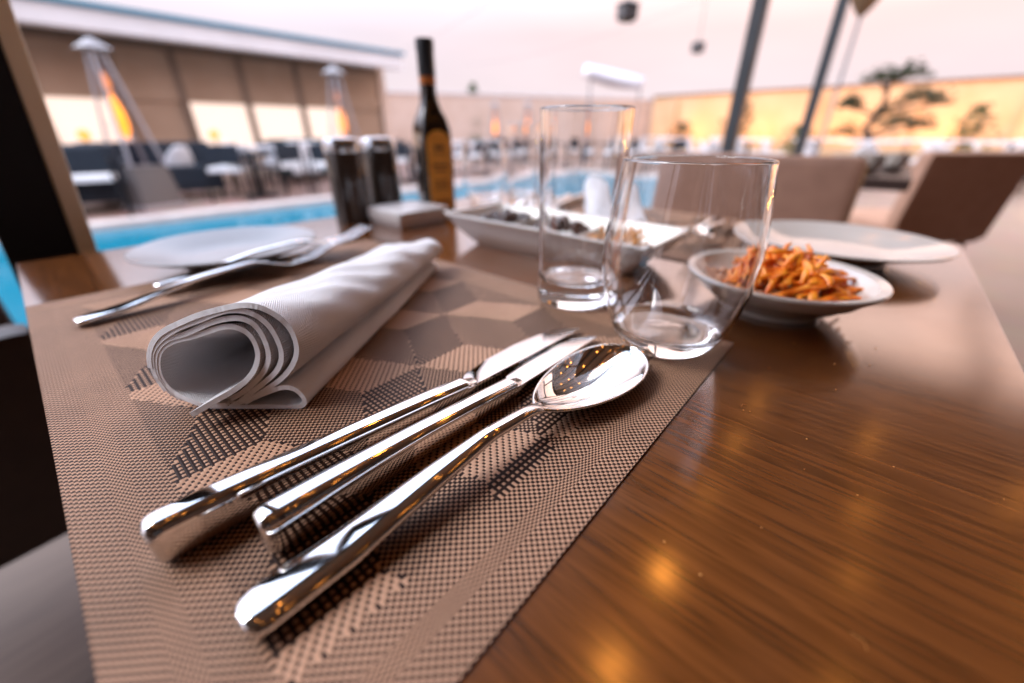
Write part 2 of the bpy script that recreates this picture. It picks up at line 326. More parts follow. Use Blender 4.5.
m = MB(); wbox(m, -14.0, -13.9, -6, 6.6, .0, 2.41); m.build('rear_wall', M['render_tan'], pv)
ys = [-6, -4.6, -3.2, -1.8, -.4, .62, 1.62, 2.5, 3.55, 4.62, 5.5, 6.6]
for i in range(len(ys)-1):
    a, b = ys[i]+.05, ys[i+1]-.05
    m = MB(); wbox(m, -10.06, -10.03, a, b, 1.36, 2.12); m.build('roller_blind', M['blind'], pv)
    m = MB(); wbox(m, -10.09, -10.07, a, b, .52, 1.40); m.build('window_pane', M['pane'] if i not in (6, 10) else M['blind'], pv)
    m = MB(); wbox(m, -10.13, -9.99, ys[i]-.05, ys[i]+.05, .52, 2.12); m.build('mullion', M['frame_brown'], pv)

# --- walls beyond
def wall(name, label, p0, p1, h, th, m):
    c = ((p0[0]+p1[0])/2, (p0[1]+p1[1])/2); d = math.dist(p0, p1); a = math.atan2(p1[1]-p0[1], p1[0]-p0[0])
    t = thing(name, label, 'wall', (*c, 0), a)
    MB().box((0, 0, h/2), (d, th, h)).build('wall_panel', m, t)
    MB().box((0, 0, h+.03), (d+.06, th+.08, .06)).build('coping', M['fascia'] if m is M['render_tan'] else M['frame_brown'], t)
    return t, d, th
wt, wd, wth = wall('boundary_wall', 'tall ochre boundary wall glowing from lamps along its foot', (-8, 18), (12, 18), 2.12, .25, M['wall_yellow'])
for k in range(9):
    MB().box((-wd/2+.9+k*2.35, -wth/2-.06, 1.0), (.22, .12, 2.0)).build('pilaster', M['wall_yellow'], wt)
wall('boundary_wall', 'pale tan garden wall at the far end behind the pool', (-16, 5), (-8.2, 18.5), 2.05, .25, M['render_tan'])
def up_light(x, y, label, power=66):
    t = thing('wall_light', label, 'lamp', (x, y, 0), 0, 'uplights along the ochre wall')
    MB().box((0, 0, .05), (.5, .12, .10), bev=.01).build('housing', M['black_metal'], t)
    MB().box((0, 0, .112), (.44, .08, .02)).build('lens', M['lens'], t)
    l = bpy.data.lights.new('uplight', 'AREA'); l.energy = power; l.color = (1, .42, .06); l.size = .4; l.shape = 'RECTANGLE'; l.size_y = .08
    lo = bpy.data.objects.new('uplight', l); COL.objects.link(lo); lo.parent = t; lo.location = (0, 0, .14); lo.rotation_euler = (R(180+22), 0, 0)
    return t
for k in range(8):
    up_light(-6.2 + k*2.35, 17.15, 'small uplight glowing amber at the foot of the ochre wall')

# --- pergola over the table
pg = thing('pergola', 'pergola with dark grey posts and brown boarded roof over the tables', 'pergola', (-.8, 0, 0))
PGX1, PGY0, PGY1, PGZ = 4.1, -4.5, 4.6, 2.55
MB().box(((PGX1)/2, (PGY0+PGY1)/2, PGZ+.05), (PGX1, PGY1-PGY0, .08)).build('roof_board', M['board'], pg)
MB().box((-.01, (PGY0+7.6)/2, PGZ-.03), (.10, 7.6-PGY0, .16)).build('edge_beam', M['post_grey'], pg)
for bx_ in (2.0, 4.0): MB().box((bx_, (PGY1+7.6)/2, PGZ-.03), (.08, 7.6-PGY1, .12)).build('open_rafter', M['post_grey'], pg)
MB().box((PGX1/2, 7.6, PGZ-.03), (PGX1+.1, .1, .14)).build('open_rafter', M['post_grey'], pg)
k = .38
while k < PGX1:
    MB().box((k, (PGY0+PGY1)/2, PGZ-.04), (.06, PGY1-PGY0-.2, .098)).build('beam', M['beam'], pg); k += .38
MB().box((PGX1/2, PGY1-.05, PGZ-.05), (PGX1-.2, .1, .12)).build('end_beam', M['post_grey'], pg)
for y, wd_ in ((2.97, .072), (5.6, .088)):
    MB().box((0, y, 1.2), (wd_, wd_, 2.4), bev=.006).build('post', M['post_grey'], pg)
# near post beside the table: black box post with a cream track
np_ = MB().box((0, -.023, .45), (.07, .062, 2.4), bev=.004).build('post', M['black_metal'], pg); np_.location = (-.01, .014, .74); np_.rotation_euler.x = R(-5)
np_ = MB().box((.022, .0175, .45), (.03, .0185, 2.4), bev=.003).build('blind_track', M['track'], pg); np_.location = (-.01, .014, .74); np_.rotation_euler.x = R(-5)
MB().box((0, -3.2, 1.2), (.105, .105, 2.4), bev=.006).build('post', M['post_grey'], pg)
for y in (-4.0, 4.4, 7.5): MB().box((PGX1-.1, y, 1.25), (.105, .105, 2.5), bev=.006).build('post', M['post_grey'], pg)
# unseen dark front behind the diners, added to darken reflections and deepen contrast
rb_ = thing('unseen_dark_front', 'unseen dark restaurant front added behind the pergola to darken reflections', 'building', (3.2, 0, 0))
MB().box((.3, -1.5, 1.6), (.3, 14, 3.2)).build('wall', M['frame_brown'], rb_)
for k in range(5):
    f_ = MB().box((.14, -6.6+k*2.5, 1.1), (.02, 1.5, 2.2)).build('door', M['black_metal'], rb_)
    MB().box((.128, -6.6+k*2.5, 1.1), (.006, 1.3, 2.0)).build('pane', M['bottle_glass'], f_)
MB().box((-1.6, -5.2, 1.5), (4.0, .25, 3.0)).build('wall', M['frame_brown'], rb_)
# bulb strings under the roof
for i, x in enumerate((-.22, .42, 1.06, 1.70)):
    t = thing('string_light', 'string of warm bulbs hanging under the pergola roof', 'string lights', (x, 0, PGZ-.09), 0, 'bulb strings under the pergola')
    ysb = [-.6, -.1, .36, .81, 1.28, 1.85, 2.4, 3.0]
    MB().tube([(0, y, -.03*math.sin((y+1)*3)**2) for y in np.linspace(-1, 3.2, 60)], .004, 6).build('cable', M['black_metal'], t)
    for y in ysb:
        yy = y + (0 if i == 0 else random.uniform(-.15, .15))
        MB().tube([(0, yy, 0), (0, yy, -.07)], .012, 10).build('socket', M['black_metal'], t)
        MB().ball((0, yy, -.10), .026, 14, (1, 1, 1.2)).build('bulb', M['bulb'] if i == 0 and .5 < y < 1.4 else M['bulb_dim'], t)

# ------------------------------------------------------------------ the table
tb = thing('dining_table', 'square varnished dark wood table laid for two', 'table', (CX, CY, 0))
HW, HD = .385, .3884
MB().box((0, 0, TT-.018), (2*HW, 2*HD, .036), bev=.0012).build('tabletop', M['table'], tb, smooth=30)
top_ = tb.children[0]; top_.data.materials.append(M['black_metal'])
for p_ in top_.data.polygons:
    if p_.normal.z < .95: p_.material_index = 1
MB().box((0, 0, TT-.075), (2*HW-.12, 2*HD-.12, .07)).build('apron', M['dark_leather'], tb)
for sx in (-1, 1):
    for sy in (-1, 1):
        MB().box((sx*(HW-.085), sy*(HD-.085), .352), (.06, .06, .704), bev=.004).build('leg', M['black_metal'], tb)

# --- woven placemat (threads are real relief)
MW, MD = .444, .304
def make_placemat_mesh(spt, pitch=1.36):
    def coordmap(Lmm):
        s = np.linspace(0, Lmm, int(Lmm*8)); f = np.ones_like(s)
        for a in (13, Lmm-19.5): f[(s >= a) & (s <= a+6.5)] = 1.75
        c = np.concatenate([[0], np.cumsum((f[1:]+f[:-1])/2*np.diff(s))])/pitch
        return s, c
    su, cu = coordmap(MW*1000); sv, cv = coordmap(MD*1000)
    nu = int(cu[-1]*spt); nv = int(cv[-1]*spt)
    cu[-1] = max(cu[-1], nu/spt); cv[-1] = max(cv[-1], nv/spt)
    TU = (np.arange(nu)+.5)/spt; TV = (np.arange(nv)+.5)/spt
    U = np.interp(TU, cu, su); V = np.interp(TV, cv, sv)
    NI = int(TU[-1])+1; NJ = int(TV[-1])+1
    uc = np.interp(np.arange(NI)+.5, cu, su)[:, None]; vc = np.interp(np.arange(NJ)+.5, cv, sv)[None, :]
    ii = np.arange(NI)[:, None]+np.zeros((1, NJ), int); jj = np.arange(NJ)[None, :]+np.zeros((NI, 1), int)
    uu = uc+0*vc; vv = vc+0*uc
    top = ((ii+jj) % 2).astype(float)                         # border: plain weave
    W, d, s, P = 46.5, 25., 36., 122.
    x = (uu-31)/W; kk = np.floor(x).astype(int); t = x-kk; face = np.zeros((NI, NJ), int)
    def v0(c): return 185. + np.where(c % 2 == 0, 0, 61)
    c = kk+1; rel = (vv - v0(c) + s) % P                      # left half of the block centred on column k+1
    a = d*(1-t)
    face = np.where((rel >= a) & (rel < s+a), 1, face)
    face = np.where((rel >= s+a) & (rel < s+2*d-a), 3, face)
    rel = (vv - v0(kk) + s) % P; a = d*t
    face = np.where((rel >= a) & (rel < s+a), 2, face)
    face = np.where((rel >= s+a) & (rel < s+2*d-a), 3, face)
    inside = (uu > 31) & (uu < MW*1000-31) & (vv > 31) & (vv < MD*1000-31)
    f1 = np.where((ii-jj) % 4 == 0, 1., 0.); f1 = np.where((ii % 2 == 0) & (jj % 2 == 0), 1., 0.)
    f2 = np.where((ii+jj) % 3 == 0, 0., 1.)
    f3 = ((ii+jj) % 2).astype(float)
    f3b = np.where((ii-jj) % 4 == 0, 0., 1.)
    top = np.where(inside & (face == 1), f1, top); top = np.where(inside & (face == 2), f2, top)
    top = np.where(inside & (face == 3), f3, top)
    dark_frame = (np.abs(uu-30) < .9) | (np.abs(vv-30) < .9)
    
    Lx, Ly = MW*1000, MD*1000
    bu = ((uu > 13) & (uu < 19.5)) | ((uu > Lx-19.5) & (uu < Lx-13)); bv_ = ((vv > 13) & (vv < 19.5)) | ((vv > Ly-19.5) & (vv < Ly-13))
    bu &= (vv > 13) & (vv < Ly-13); bv_ &= (uu > 13) & (uu < Lx-13)
    band = bu | bv_; top = np.where(band, ((ii+jj) % 2).astype(float), top)
    iu = TU.astype(int); jv = TV.astype(int); fu = (TU-iu)[:, None]; fv = (TV-jv)[None, :]
    def smoothstep(x): x = np.clip(x, 0, 1); return x*x*(3-2*x)
    # along-thread lift interpolated between neighbouring crossings
    def lift(tp, frac, axis):
        a = tp
        if axis == 1: p = np.roll(tp, 1, 1); n = np.roll(tp, -1, 1)
        else: p = np.roll(tp, 1, 0); n = np.roll(tp, -1, 0)
        g = lambda q: q[np.ix_(iu, jv)]
        A, Pm, Nn = g(a), g(p), g(n)
        lo = Pm + (A-Pm)*smoothstep(.5+frac/.6*.5) if False else np.where(frac < .5, Pm+(A-Pm)*smoothstep((frac+.30)/.6), A+(Nn-A)*smoothstep((frac-.70)/.6))
        return lo
    zl = lift(top, fv+0*fu, 1); zd = lift(1-top, fu+0*fv, 0)
    cl = np.sqrt(np.clip(1-((fu-.5)/.44)**2, 0, 1)) + 0*fv; cd = np.sqrt(np.clip(1-((fv-.5)/.42)**2, 0, 1)) + 0*fu
    HL = zl*.60 + cl*.50 - .22*(cl < .25); HD_ = zd*.50 + cd*.40 - .3*(cd < .05)
    bias = np.where(inside & (face == 2), .26, np.where(inside & (face == 3), -.24, np.where(band, .12, 0.)))[np.ix_(iu, jv)]
    H = np.maximum(HL, HD_); colr = np.clip(.5 + (HL-HD_-.17+bias)*1.9, 0, 1)
    wob = (np.sin(U/37.)[:, None]*np.sin(V/31.)[None, :])*.02
    Z = (H*.62 + wob + .55)*.001
    X = (U*.001)[:, None]+0*Z; Y = (V*.001)[None, :]+0*Z
    co_ = np.stack([X, Y, Z], -1).reshape(-1, 3).astype(np.float32)
    idx = np.arange(nu*nv).reshape(nu, nv)
    q = np.stack([idx[:-1, :-1], idx[1:, :-1], idx[1:, 1:], idx[:-1, 1:]], -1).reshape(-1, 4).astype(np.int32)
    # skirt down to the table
    ring = np.concatenate([idx[:, 0], idx[-1, 1:], idx[-2::-1, -1], idx[0, -2:0:-1]])
    base = co_[ring].copy(); base[:, 2] = .0003; rb = np.arange(len(ring)) + len(co_)
    co_ = np.concatenate([co_, base]); q2 = np.stack([ring, rb, np.roll(rb, -1), np.roll(ring, -1)], -1).astype(np.int32); q2 = q2[:, ::-1]
    q = np.concatenate([q, q2]); at = np.concatenate([colr.ravel(), np.full(len(ring), .3)]).astype(np.float32)
    me = bpy.data.meshes.new('placemat'); me.vertices.add(len(co_)); me.vertices.foreach_set('co', co_.ravel())
    me.loops.add(q.size); me.loops.foreach_set('vertex_index', np.ascontiguousarray(q).ravel()); me.polygons.add(len(q))
    me.polygons.foreach_set('loop_start', np.arange(0, q.size, 4, dtype=np.int32)); me.polygons.foreach_set('use_smooth', np.ones(len(q), bool))
    al = me.attributes.new('thread', 'FLOAT', 'POINT'); al.data.foreach_set('value', at)
    me.update(); me.validate(); me.materials.append(M['placemat']); return me
pm = bpy.data.objects.new('placemat', make_placemat_mesh(4)); COL.objects.link(pm); pm.location = (-.487, -.031, TT)
tag(pm, 'woven copper and grey placemat with cube pattern under the knives and spoon', 'placemat', 'woven placemats')
pm2 = pm.copy(); COL.objects.link(pm2); pm2.location, r2 = mirror_spot(pm); pm2.rotation_euler = (0, 0, PI)
pm2['label'] = 'woven placemat across the table behind the snack dish and drinking glasses'
MT = TT + .0014      # resting height on the placemat

# --- cutlery
def sell(w, h, zc, y, n=28, p=2.6, xo=0.0):
    out = []
    for k in range(n):
        a = 2*PI*k/n; c, s = math.cos(a), math.sin(a)
        out.append((xo + w/2*math.copysign(abs(c)**(2/p), c), y, zc + h/2*math.copysign(abs(s)**(2/p), s)))
    return out
def ip(y, tab):
    xs = [t[0] for t in tab]
    return [float(np.interp(y, xs, [t[i] for t in tab])) for i in range(1, len(tab[0]))]
def place(root, p, q):
    root.location = (p[0], p[1], p[2] if len(p) > 2 else MT); root.rotation_euler.z = math.atan2(q[1]-p[1], q[0]-p[0]) - PI/2
def make_knife(label, Lh, Lt, wb=.0195):
    t = thing('table_knife', label, 'knife', group='table knives')
    hb = MB(); tab = [(0, .0112, .0172), (.02, .0112, .0168), (.06, .0106, .0142), (Lh-.02, .0104, .0108), (Lh, .0102, .0088)]
    secs = []
    for y, sc in [(0, .62), (.0005, .78), (.0014, .90), (.0030, .97), (.005, 1.0)] + [(y, 1.0) for y in np.linspace(.012, Lh, 22)]:
        w_, h_ = ip(y, tab); secs.append(sell(w_*sc, h_*(.35+.65*sc), .0004+h_*.5, y, n=48, p=3.2))
    hb.loft(secs); hb.build('handle', M['steel'], t, smooth=60)
    bl = MB(); secs = []; z0 = .0042
    for f in np.linspace(0, 1, 34):
        y = Lh - .001 + f*(Lt-Lh)
        spine = .0042 - .0012*f
        edge = -np.interp(f, [0, .04, .10, .3, .55, .75, .88, .96, 1.0], [.0042, .0046, .0098, .0142, .0160, .0142, .0094, .0032, -.0022])
        if f > .93: spine = float(np.interp(f, [.93, 1], [spine, .0024]))
        th = .0019*(1-.5*f); dz = -.0018*f
        tilt = .10
        zt = lambda x: z0 + dz + (x-spine)*tilt + .0012
        mid = spine*.35+edge*.65
        secs.append([(spine, y, zt(spine)-th/2), (spine, y, zt(spine)+th/2), (mid, y, zt(mid)+th*.36), (edge, y, zt(edge)+.00008), (edge, y, zt(edge)-.00008), (mid, y, zt(mid)-th*.36)])
    bl.loft(secs); bl.build('blade', M['steel'], t, smooth=25)
    MB().loft([sell(.0100, .0084, .0046, Lh-.002), sell(.0108, .0088, .0047, Lh), sell(.0094, .0064, .0043, Lh+.003), sell(.0082, .0030, .0044, Lh+.008)]).build('bolster', M['steel'], t, smooth=60)
    return t
kA = make_knife('steel table knife on the woven mat nearest the rolled napkin', .128, .232); place(kA, (-.1395, -.0125), (-.1300, .215))
kB = make_knife('steel table knife lying between the other knife and the spoon', .120, .205, .018); place(kB, (-.1160, .0115), (-.1150, .212))

def make_spoon(label):
    t = thing('table_spoon', label, 'spoon', group='table spoons')
    LH = .117; hb = MB(); tab = [(0, .0165, .0068, .0048), (.03, .0150, .0070, .0060), (.065, .0105, .0062, .0110), (.092, .0074, .0052, .0140), (LH, .0062, .0042, .0125), (LH+.009, .0078, .0028, .0098)]
    secs = []
    for y, sc in [(0, .5), (.0008, .72), (.0024, .9), (.005, 1.0)] + [(y, 1) for y in np.linspace(.01, LH+.009, 30)]:
        w_, h_, z_ = ip(y, tab); secs.append(sell(w_*sc, h_*(.7+.3*sc), z_, y, p=2.3))
    hb.loft(secs); hb.build('handle', M['steel'], t, smooth=70)
    LB = .084
    def bowl(s, v, off=0.0):
        # s: 0 neck .. 1 tip ; v: -1 .. 1 across
        sy = LH+.005+LB*s
        sx_ = (s-.60)/.60 if s < .60 else (s-.60)/.40
        hw = .0212*(max(0.0, 1-abs(sx_)**(1.75 if s < .6 else 2.3)))**(.62 if s < .6 else .5)
        hw = max(hw, .0024*(1-s) + .0002)
        q = v*2-1
        rim = .0122 - .0018*math.sin(PI*s) - .0015*s
        prof = math.sin(PI*min(1, max(0, s)))**.75
        return (q*hw, sy, rim - .0098*prof*(1-abs(q)**2.1) - off)
    sb = MB()
    n1, n2 = 44, 29
    ss = [0.5-0.5*math.cos(PI*i/(n1-1)) for i in range(n1)]
    top = lambda u, v: bowl(0.5-0.5*math.cos(PI*u), v)
    sb.grid(top, n1, n2)
    o = sb.build('bowl', M['steel'], t, smooth=80)
    md = o.modifiers.new('thickness', 'SOLIDIFY'); md.thickness = .0013; md.offset = -1 if o.data.polygons[len(o.data.polygons)//2].normal.z > 0 else 1
    md2 = o.modifiers.new('round', 'SUBSURF'); md2.levels = 1; md2.render_levels = 1
    return t
sp1 = make_spoon('steel table spoon on the placemat edge with sky mirrored in its bowl'); place(sp1, (-.0958, -.002), (-.0832, .211))

def make_fork(label):
    t = thing('table_fork', label, 'fork', group='table forks')
    LH = .125; hb = MB(); tab = [(0, .0155, .0050, .0035), (.03, .0145, .0052, .0048), (.08, .0085, .0046, .0120), (LH, .0060, .0034, .0135), (LH+.012, .0100, .0024, .0112)]
    secs = []
    for y, sc in [(0, .5), (.001, .75), (.003, .93), (.006, 1.0)] + [(y, 1) for y in np.linspace(.012, LH+.012, 24)]:
        w_, h_, z_ = ip(y, tab); secs.append(sell(w_*sc, h_*(.7+.3*sc), z_, y, p=2.3))
    hb.loft(secs); hb.build('handle', M['steel'], t, smooth=70)
    def zc(y): return float(np.interp(y, [LH+.008, LH+.03, LH+.055, LH+.08], [.0115, .0050, .0058, .0135]))
    hd = MB(); secs = []
    for y in np.linspace(LH+.008, LH+.034, 10):
        w_ = float(np.interp(y, [LH+.008, LH+.020, LH+.034], [.0085, .0215, .0245])); secs.append(sell(w_, .0020, zc(y), y, p=3))
    hd.loft(secs)
    for k in range(4):
        xo = (-1.5+k)*.0070
        hd.loft([sell(.0036*(1-.5*f), .0021*(1-.4*f), zc(LH+.032+f*.047), LH+.032+f*.047, n=12, xo=xo*(1-.04*f)) for f in np.linspace(0, 1, 12)])
    hd.build('tines', M['steel'], t, smooth=60)
    return t
f1 = make_fork('steel fork lying on the mat edge with its butt near the table corner'); place(f1, (-.403, -.008, MT), (-.4285, .195)); f1.rotation_euler.x = R(1.5)
f2 = make_fork('second steel fork set further in with tines beyond the napkin'); place(f2, (-.440, .045, MT+.004), (-.441, .242)); f2.rotation_euler.x = R(2.5)

# --- napkin roll (one folded and rolled cloth)
def make_napkin(name, label):
    az = R(131)                       # direction of the roll
    c0, c1 = -.189, .052                               # front end on the mat
    a = Vector((math.cos(az), math.sin(az), 0)); lat = Vector((a.y, -a.x, 0))   # lateral: to the right seen from the front
    # cross-section polylines from front view: (lateral m, height m, forward shift m)
    def smooth_pts(P, n):
        P = np.array(P, float); t = np.concatenate([[0], np.cumsum(np.linalg.norm(np.diff(P[:, :2], axis=0), axis=1))]); t /= t[-1]
        for _ in range(3):                              # chaikin
            Q = [P[0]]
            for i in range(len(P)-1): Q += [P[i]*.75+P[i+1]*.25, P[i]*.25+P[i+1]*.75]
            Q.append(P[-1]); P = np.array(Q)
        t = np.concatenate([[0], np.cumsum(np.linalg.norm(np.diff(P[:, :2], axis=0), axis=1))]); t /= t[-1]
        tt = np.linspace(0, 1, n)
        return np.stack([np.interp(tt, t, P[:, k]) for k in range(P.shape[1])], -1)
    LAY = NAP_LAYERS
    vs, fs, uvs = [], [], []
    LEN = .236; nl = 40; a2 = Vector((math.cos(R(124.5)), math.sin(R(124.5)), 0))
    for li_, (P, n, thin) in enumerate(LAY):
        C0 = smooth_pts(P, n); o = len(vs)
        for i in range(nl):
            f = i/(nl-1); s0 = 0.0
            q_ = (s0+(1-s0)*np.linspace(0, 1, n))*(n-1); C = np.stack([np.interp(q_, np.arange(n), C0[:, c_]) for c_ in range(3)], -1)
            for k in range(n):
                la, z, fw = C[k]
                sc = 1 - .06*f; g_ = min(1, f/.45); zs = (1 - .50*f**.72)*(1 - thin*g_*g_*(3-2*g_))
                yy = -fw*(1-f)**2 + f*LEN + .0035*math.sin(k/n*7+P[0][0]*300)*f
                wr = .0012*math.sin(f*7+k*.11+li_)+.0006*math.sin(f*17-k*.19+1.3+li_*2)+.0005*math.sin(f*39+k*.35)
                wr *= min(1, .3+f*2.2)
                p = Vector((c0, c1, 0)) + a2*yy + lat*((la-.012)*sc+.012 + wr*.6) ; zz = max(.0009+(.0034, .0034, .0017, .0017, 0)[LAY.index((P, n, thin))], z*zs + wr*(.3+z*20)*min(1, z*60))
                vs.append((p.x, p.y, zz)); uvs.append((k/n*.25+P[0][0], f*LEN))
        for i in range(nl-1):
            for k in range(n-1):
                fs.append((o+i*n+k, o+i*n+k+1, o+(i+1)*n+k+1, o+(i+1)*n+k))
    me = bpy.data.meshes.new(name); me.from_pydata([(x+.26, y-.15, z) for x, y, z in vs], [], fs); me.materials.append(M['napkin'])
    uvl = me.uv_layers.new(name='UVMap'); li = np.zeros(len(me.loops), np.int32); me.loops.foreach_get('vertex_index', li)
    uvl.data.foreach_set('uv', np.array(uvs, np.float32)[li].ravel())
    me.polygons.foreach_set('use_smooth', [True]*len(me.polygons))
    o = bpy.data.objects.new(name, me); COL.objects.link(o); o.location = (-.26, .15, MT)
    md = o.modifiers.new('cloth', 'SOLIDIFY'); md.thickness = .0025; md.offset = 0; md.use_even_offset = False
    bv = o.modifiers.new('hem', 'BEVEL'); bv.width = .0005; bv.segments = 2; bv.limit_method = 'ANGLE'; bv.angle_limit = R(60)
    sm = o.modifiers.new('soft', 'SUBSURF'); sm.levels = 1; sm.render_levels = 1
    return tag(o, label, 'napkin', 'rolled napkins')
NAPPX = [
    # traced fold outlines, turned into metres below
    [(340, 606, 15), (395, 572, 13), (450, 538, 11), (560, 474, 7), (640, 400, 2), (672, 320, 0), (668, 250, 0), (632, 180, 0), (560, 138, 0), (480, 132, 0), (400, 162, 0), (320, 198, 0), (230, 218, 0), (168, 250, 0), (142, 310, 0), (152, 390, 0), (192, 450, 0), (250, 500, 1), (320, 532, 3), (400, 560, 4), (520, 566, 3)],
    [(520, 545, 0), (620, 470, 0), (705, 380, 0), (735, 300, 0), (715, 215, 0), (660, 130, 0), (580, 92, 0), (490, 98, 0), (400, 130, 0), (300, 180, 0), (200, 205, 0), (140, 255, 0), (126, 320, 0), (142, 400, 0), (190, 468, 0), (260, 522, 0), (400, 578, 0)],
    [(560, 545, 0), (680, 455, 0), (775, 375, 0), (805, 290, 0), (775, 205, 0), (715, 118, 0), (620, 62, 0), (500, 62, 0), (380, 95, 0), (260, 140, 0), (160, 200, 0), (112, 270, 0), (112, 340, 0), (135, 410, 0), (185, 480, 0)],
    [(600, 542, 0), (720, 470, 0), (830, 385, 0), (880, 290, 0), (865, 200, 0), (805, 105, 0), (700, 40, 0), (580, 28, 0), (450, 46, 0), (320, 88, 0), (200, 145, 0), (120, 215, 0), (95, 290, 0), (105, 360, 0)],
    [(440, 560, 0), (600, 536, 0), (700, 492, 0), (800, 457, 0), (875, 470, 0), (925, 525, 0), (912, 575, 0), (850, 594, 0), (700, 586, 0), (560, 578, 0), (420, 572, 0)],
]
def nap_project():
    p = R(27.465); f = 401.5; azc = R(41)
    Fh = np.array([-math.sin(azc), math.cos(azc)]); Rh = np.array([math.cos(azc), math.sin(azc)])
    Rv = np.array([*Rh, 0]); F = np.array([*(Fh*math.cos(p)), -math.sin(p)]); Uv = np.array([*(Fh*math.sin(p)), math.cos(p)]); C = np.array([0, 0, .864])
    az = R(131); a = np.array([math.cos(az), math.sin(az), 0]); lat = np.array([a[1], -a[0], 0]); P0 = np.array([-.189, .052, MT])
    out = []
    for lay in NAPPX:
        q = []
        for x, y, fw in lay:
            u, v = 130+x/5.253, 300+y/5.253
            d = F + Rv*(u-512)/f + Uv*(341.5-v)/f
            Pf = P0 - a*fw*.001; t = ((Pf-C)@a)/(d@a); W = C+d*t
            q.append(((W-P0)@lat, max((.0042, .0046, .0026, .0026, .0009)[len(out)], W[2]-MT), fw*.001))
        out.append((q, 110, (.93, .72, .3, 0, 0)[len(out)]))
    return out
NAP_LAYERS = nap_project()
nap = make_napkin('napkin', 'white cloth napkin rolled on the near mat with its open end facing forward')
nap2 = nap.copy(); COL.objects.link(nap2); nap2.location, _ = mirror_spot(nap); nap2.rotation_euler = (0, 0, PI)
nap2['label'] = 'white cloth napkin rolled on the far mat behind the tall glass'

# the place across the table
for o, lb in ((kA, 'steel table knife on the far placemat beside the far glasses'), (kB, 'second steel knife of the place across the table'),
              (sp1, 'steel spoon on the far placemat beside the far knives'), (f1, 'steel fork on the far placemat behind the white bowl'), (f2, 'second steel fork of the far place, close to the far plate')):
    loc, rz = mirror_spot(o); dup(o, loc, rz, lb)

# --- glasses
def glass_obj(name, label, prof_out, wall_, base, loc, group, cat='glass'):
    # prof_out: list of (r, z) outside, bottom to top
    t = MB(); zo = [q[1] for q in prof_out]; ro = [q[0] for q in prof_out]
    def spl(z):        # smooth (Catmull-Rom) radius
        i = max(0, min(len(zo)-2, int(np.searchsorted(zo, z))-1)); f = (z-zo[i])/(zo[i+1]-zo[i])
        def sl_(k):
            a_, b_ = max(0, k-1), min(len(zo)-1, k+1); return (ro[b_]-ro[a_])/(zo[b_]-zo[a_])
        h_ = zo[i+1]-zo[i]; m0, m1 = sl_(i)*h_, sl_(i+1)*h_
        return (2*f**3-3*f*f+1)*ro[i]+(f**3-2*f*f+f)*m0+(-2*f**3+3*f*f)*ro[i+1]+(f**3-f*f)*m1
    zz = list(np.linspace(zo[0], .004, 8)) + list(np.linspace(.0055, zo[-1]-.0012, 44)) + [zo[-1]-.0006, zo[-1]]
    out = [(spl(z), z) for z in zz]
    inner = []
    for r, z in reversed(out):
        if z > base + .004: inner.append((max(.002, r-wall_), z if z < out[-1][1] else z))
    ri = float(np.interp(base+.004, [q[1] for q in out], [q[0] for q in out]))
    inner += [(ri-wall_*1.4, base+.0022), (ri-wall_*3.2, base+.0006), (ri*.5, base), (1e-4, base)]
    rt = out[-1][0]; zt = out[-1][1]
    rim = [(rt-wall_*(.5-.5*math.cos(PI*q/8)), zt+wall_*.5*math.sin(PI*q/8)) for q in range(1, 8)]
    prof = [(1e-4, .0016), (out[0][0]*.55, .0012), (out[0][0]*.80, .0002)] + out + rim + inner
    t.lathe(prof, n=96)
    o = t.build(name, M['glass'], smooth=50); o.location = loc
    return tag(o, label, cat, group)
tallp = [(.0275, .0002), (.0288, .0012), (.0293, .004), (.0296, .02), (.0303, .06), (.0312, .10), (.0318, .137)]
shortp = [(.0225, .0002), (.0258, .0014), (.0300, .0055), (.0350, .0145), (.0402, .029), (.0434, .045), (.0442, .057), (.0434, .071), (.0416, .087), (.0384, .1095)]
glass_obj('highball_glass', 'tall clear straight glass on the near mat corner', tallp, .0021, .0175, (-.168, .271, MT), 'tall straight glasses')
glass_obj('tumbler', 'rounded clear tumbler at the near mat corner, by the spoon tip', shortp, .0021, .0115, (-.0800, .2430, MT), 'rounded tumblers')
glass_obj('tumbler', 'rounded clear tumbler across the table, next to the oil bottle', shortp, .0021, .0115, (-.594, .602, TT), 'rounded tumblers')
glass_obj('highball_glass', 'tall clear glass across the table behind the snack dish', tallp, .0021, .0175, (-.540, .655, MT), 'tall straight glasses')

# --- plates and dishes
M['plate_glaze'] = noise_col(mat('pale grey plate glaze', (.47, .465, .48), .25, 0, Specular_IOR_Level=.4), (.30, .295, .31), (.34, .335, .345), 20)
def plate(label, loc, r, h=.02, m=None):
    t = MB(); prof = [(1e-4, .004), (r*.42, .0035), (r*.45, .0), (r*.50, .0), (r*.53, .004), (r*.66, .0075), (r*.99, h-.0022), (r, h-.0008), (r*.992, h), (r*.66, .0115), (r*.56, .0075), (r*.3, .0066), (1e-4, .0064)]
    t.lathe(prof, n=96); o = t.build('side_plate', m or M['plate_glaze'], smooth=35); o.location = loc; return tag(o, label, 'plate', 'white side plates')
plate('white side plate left of the forks, toward the pool', (-.503, .124, MT+.0005), .084)
plate('white side plate at the far table edge behind the orange food bowl', (-.02, .576, MT+.0005), .095, m=M['porcelain'])
t = MB()
BR = .0665
t.lathe([(1e-4, .004), (.030, .0035), (.031, .0), (.0335, .0), (.0345, .004), (.043, .0085), (.052, .0155), (.0545, .0165), (.0575, .020), (.0655, .0262), (BR, .0276), (BR, .0290), (.0655, .0297), (.0600, .0286), (.0585, .0262), (.052, .0205), (.042, .0118), (.030, .0072), (.015, .006), (1e-4, .006)], n=96)
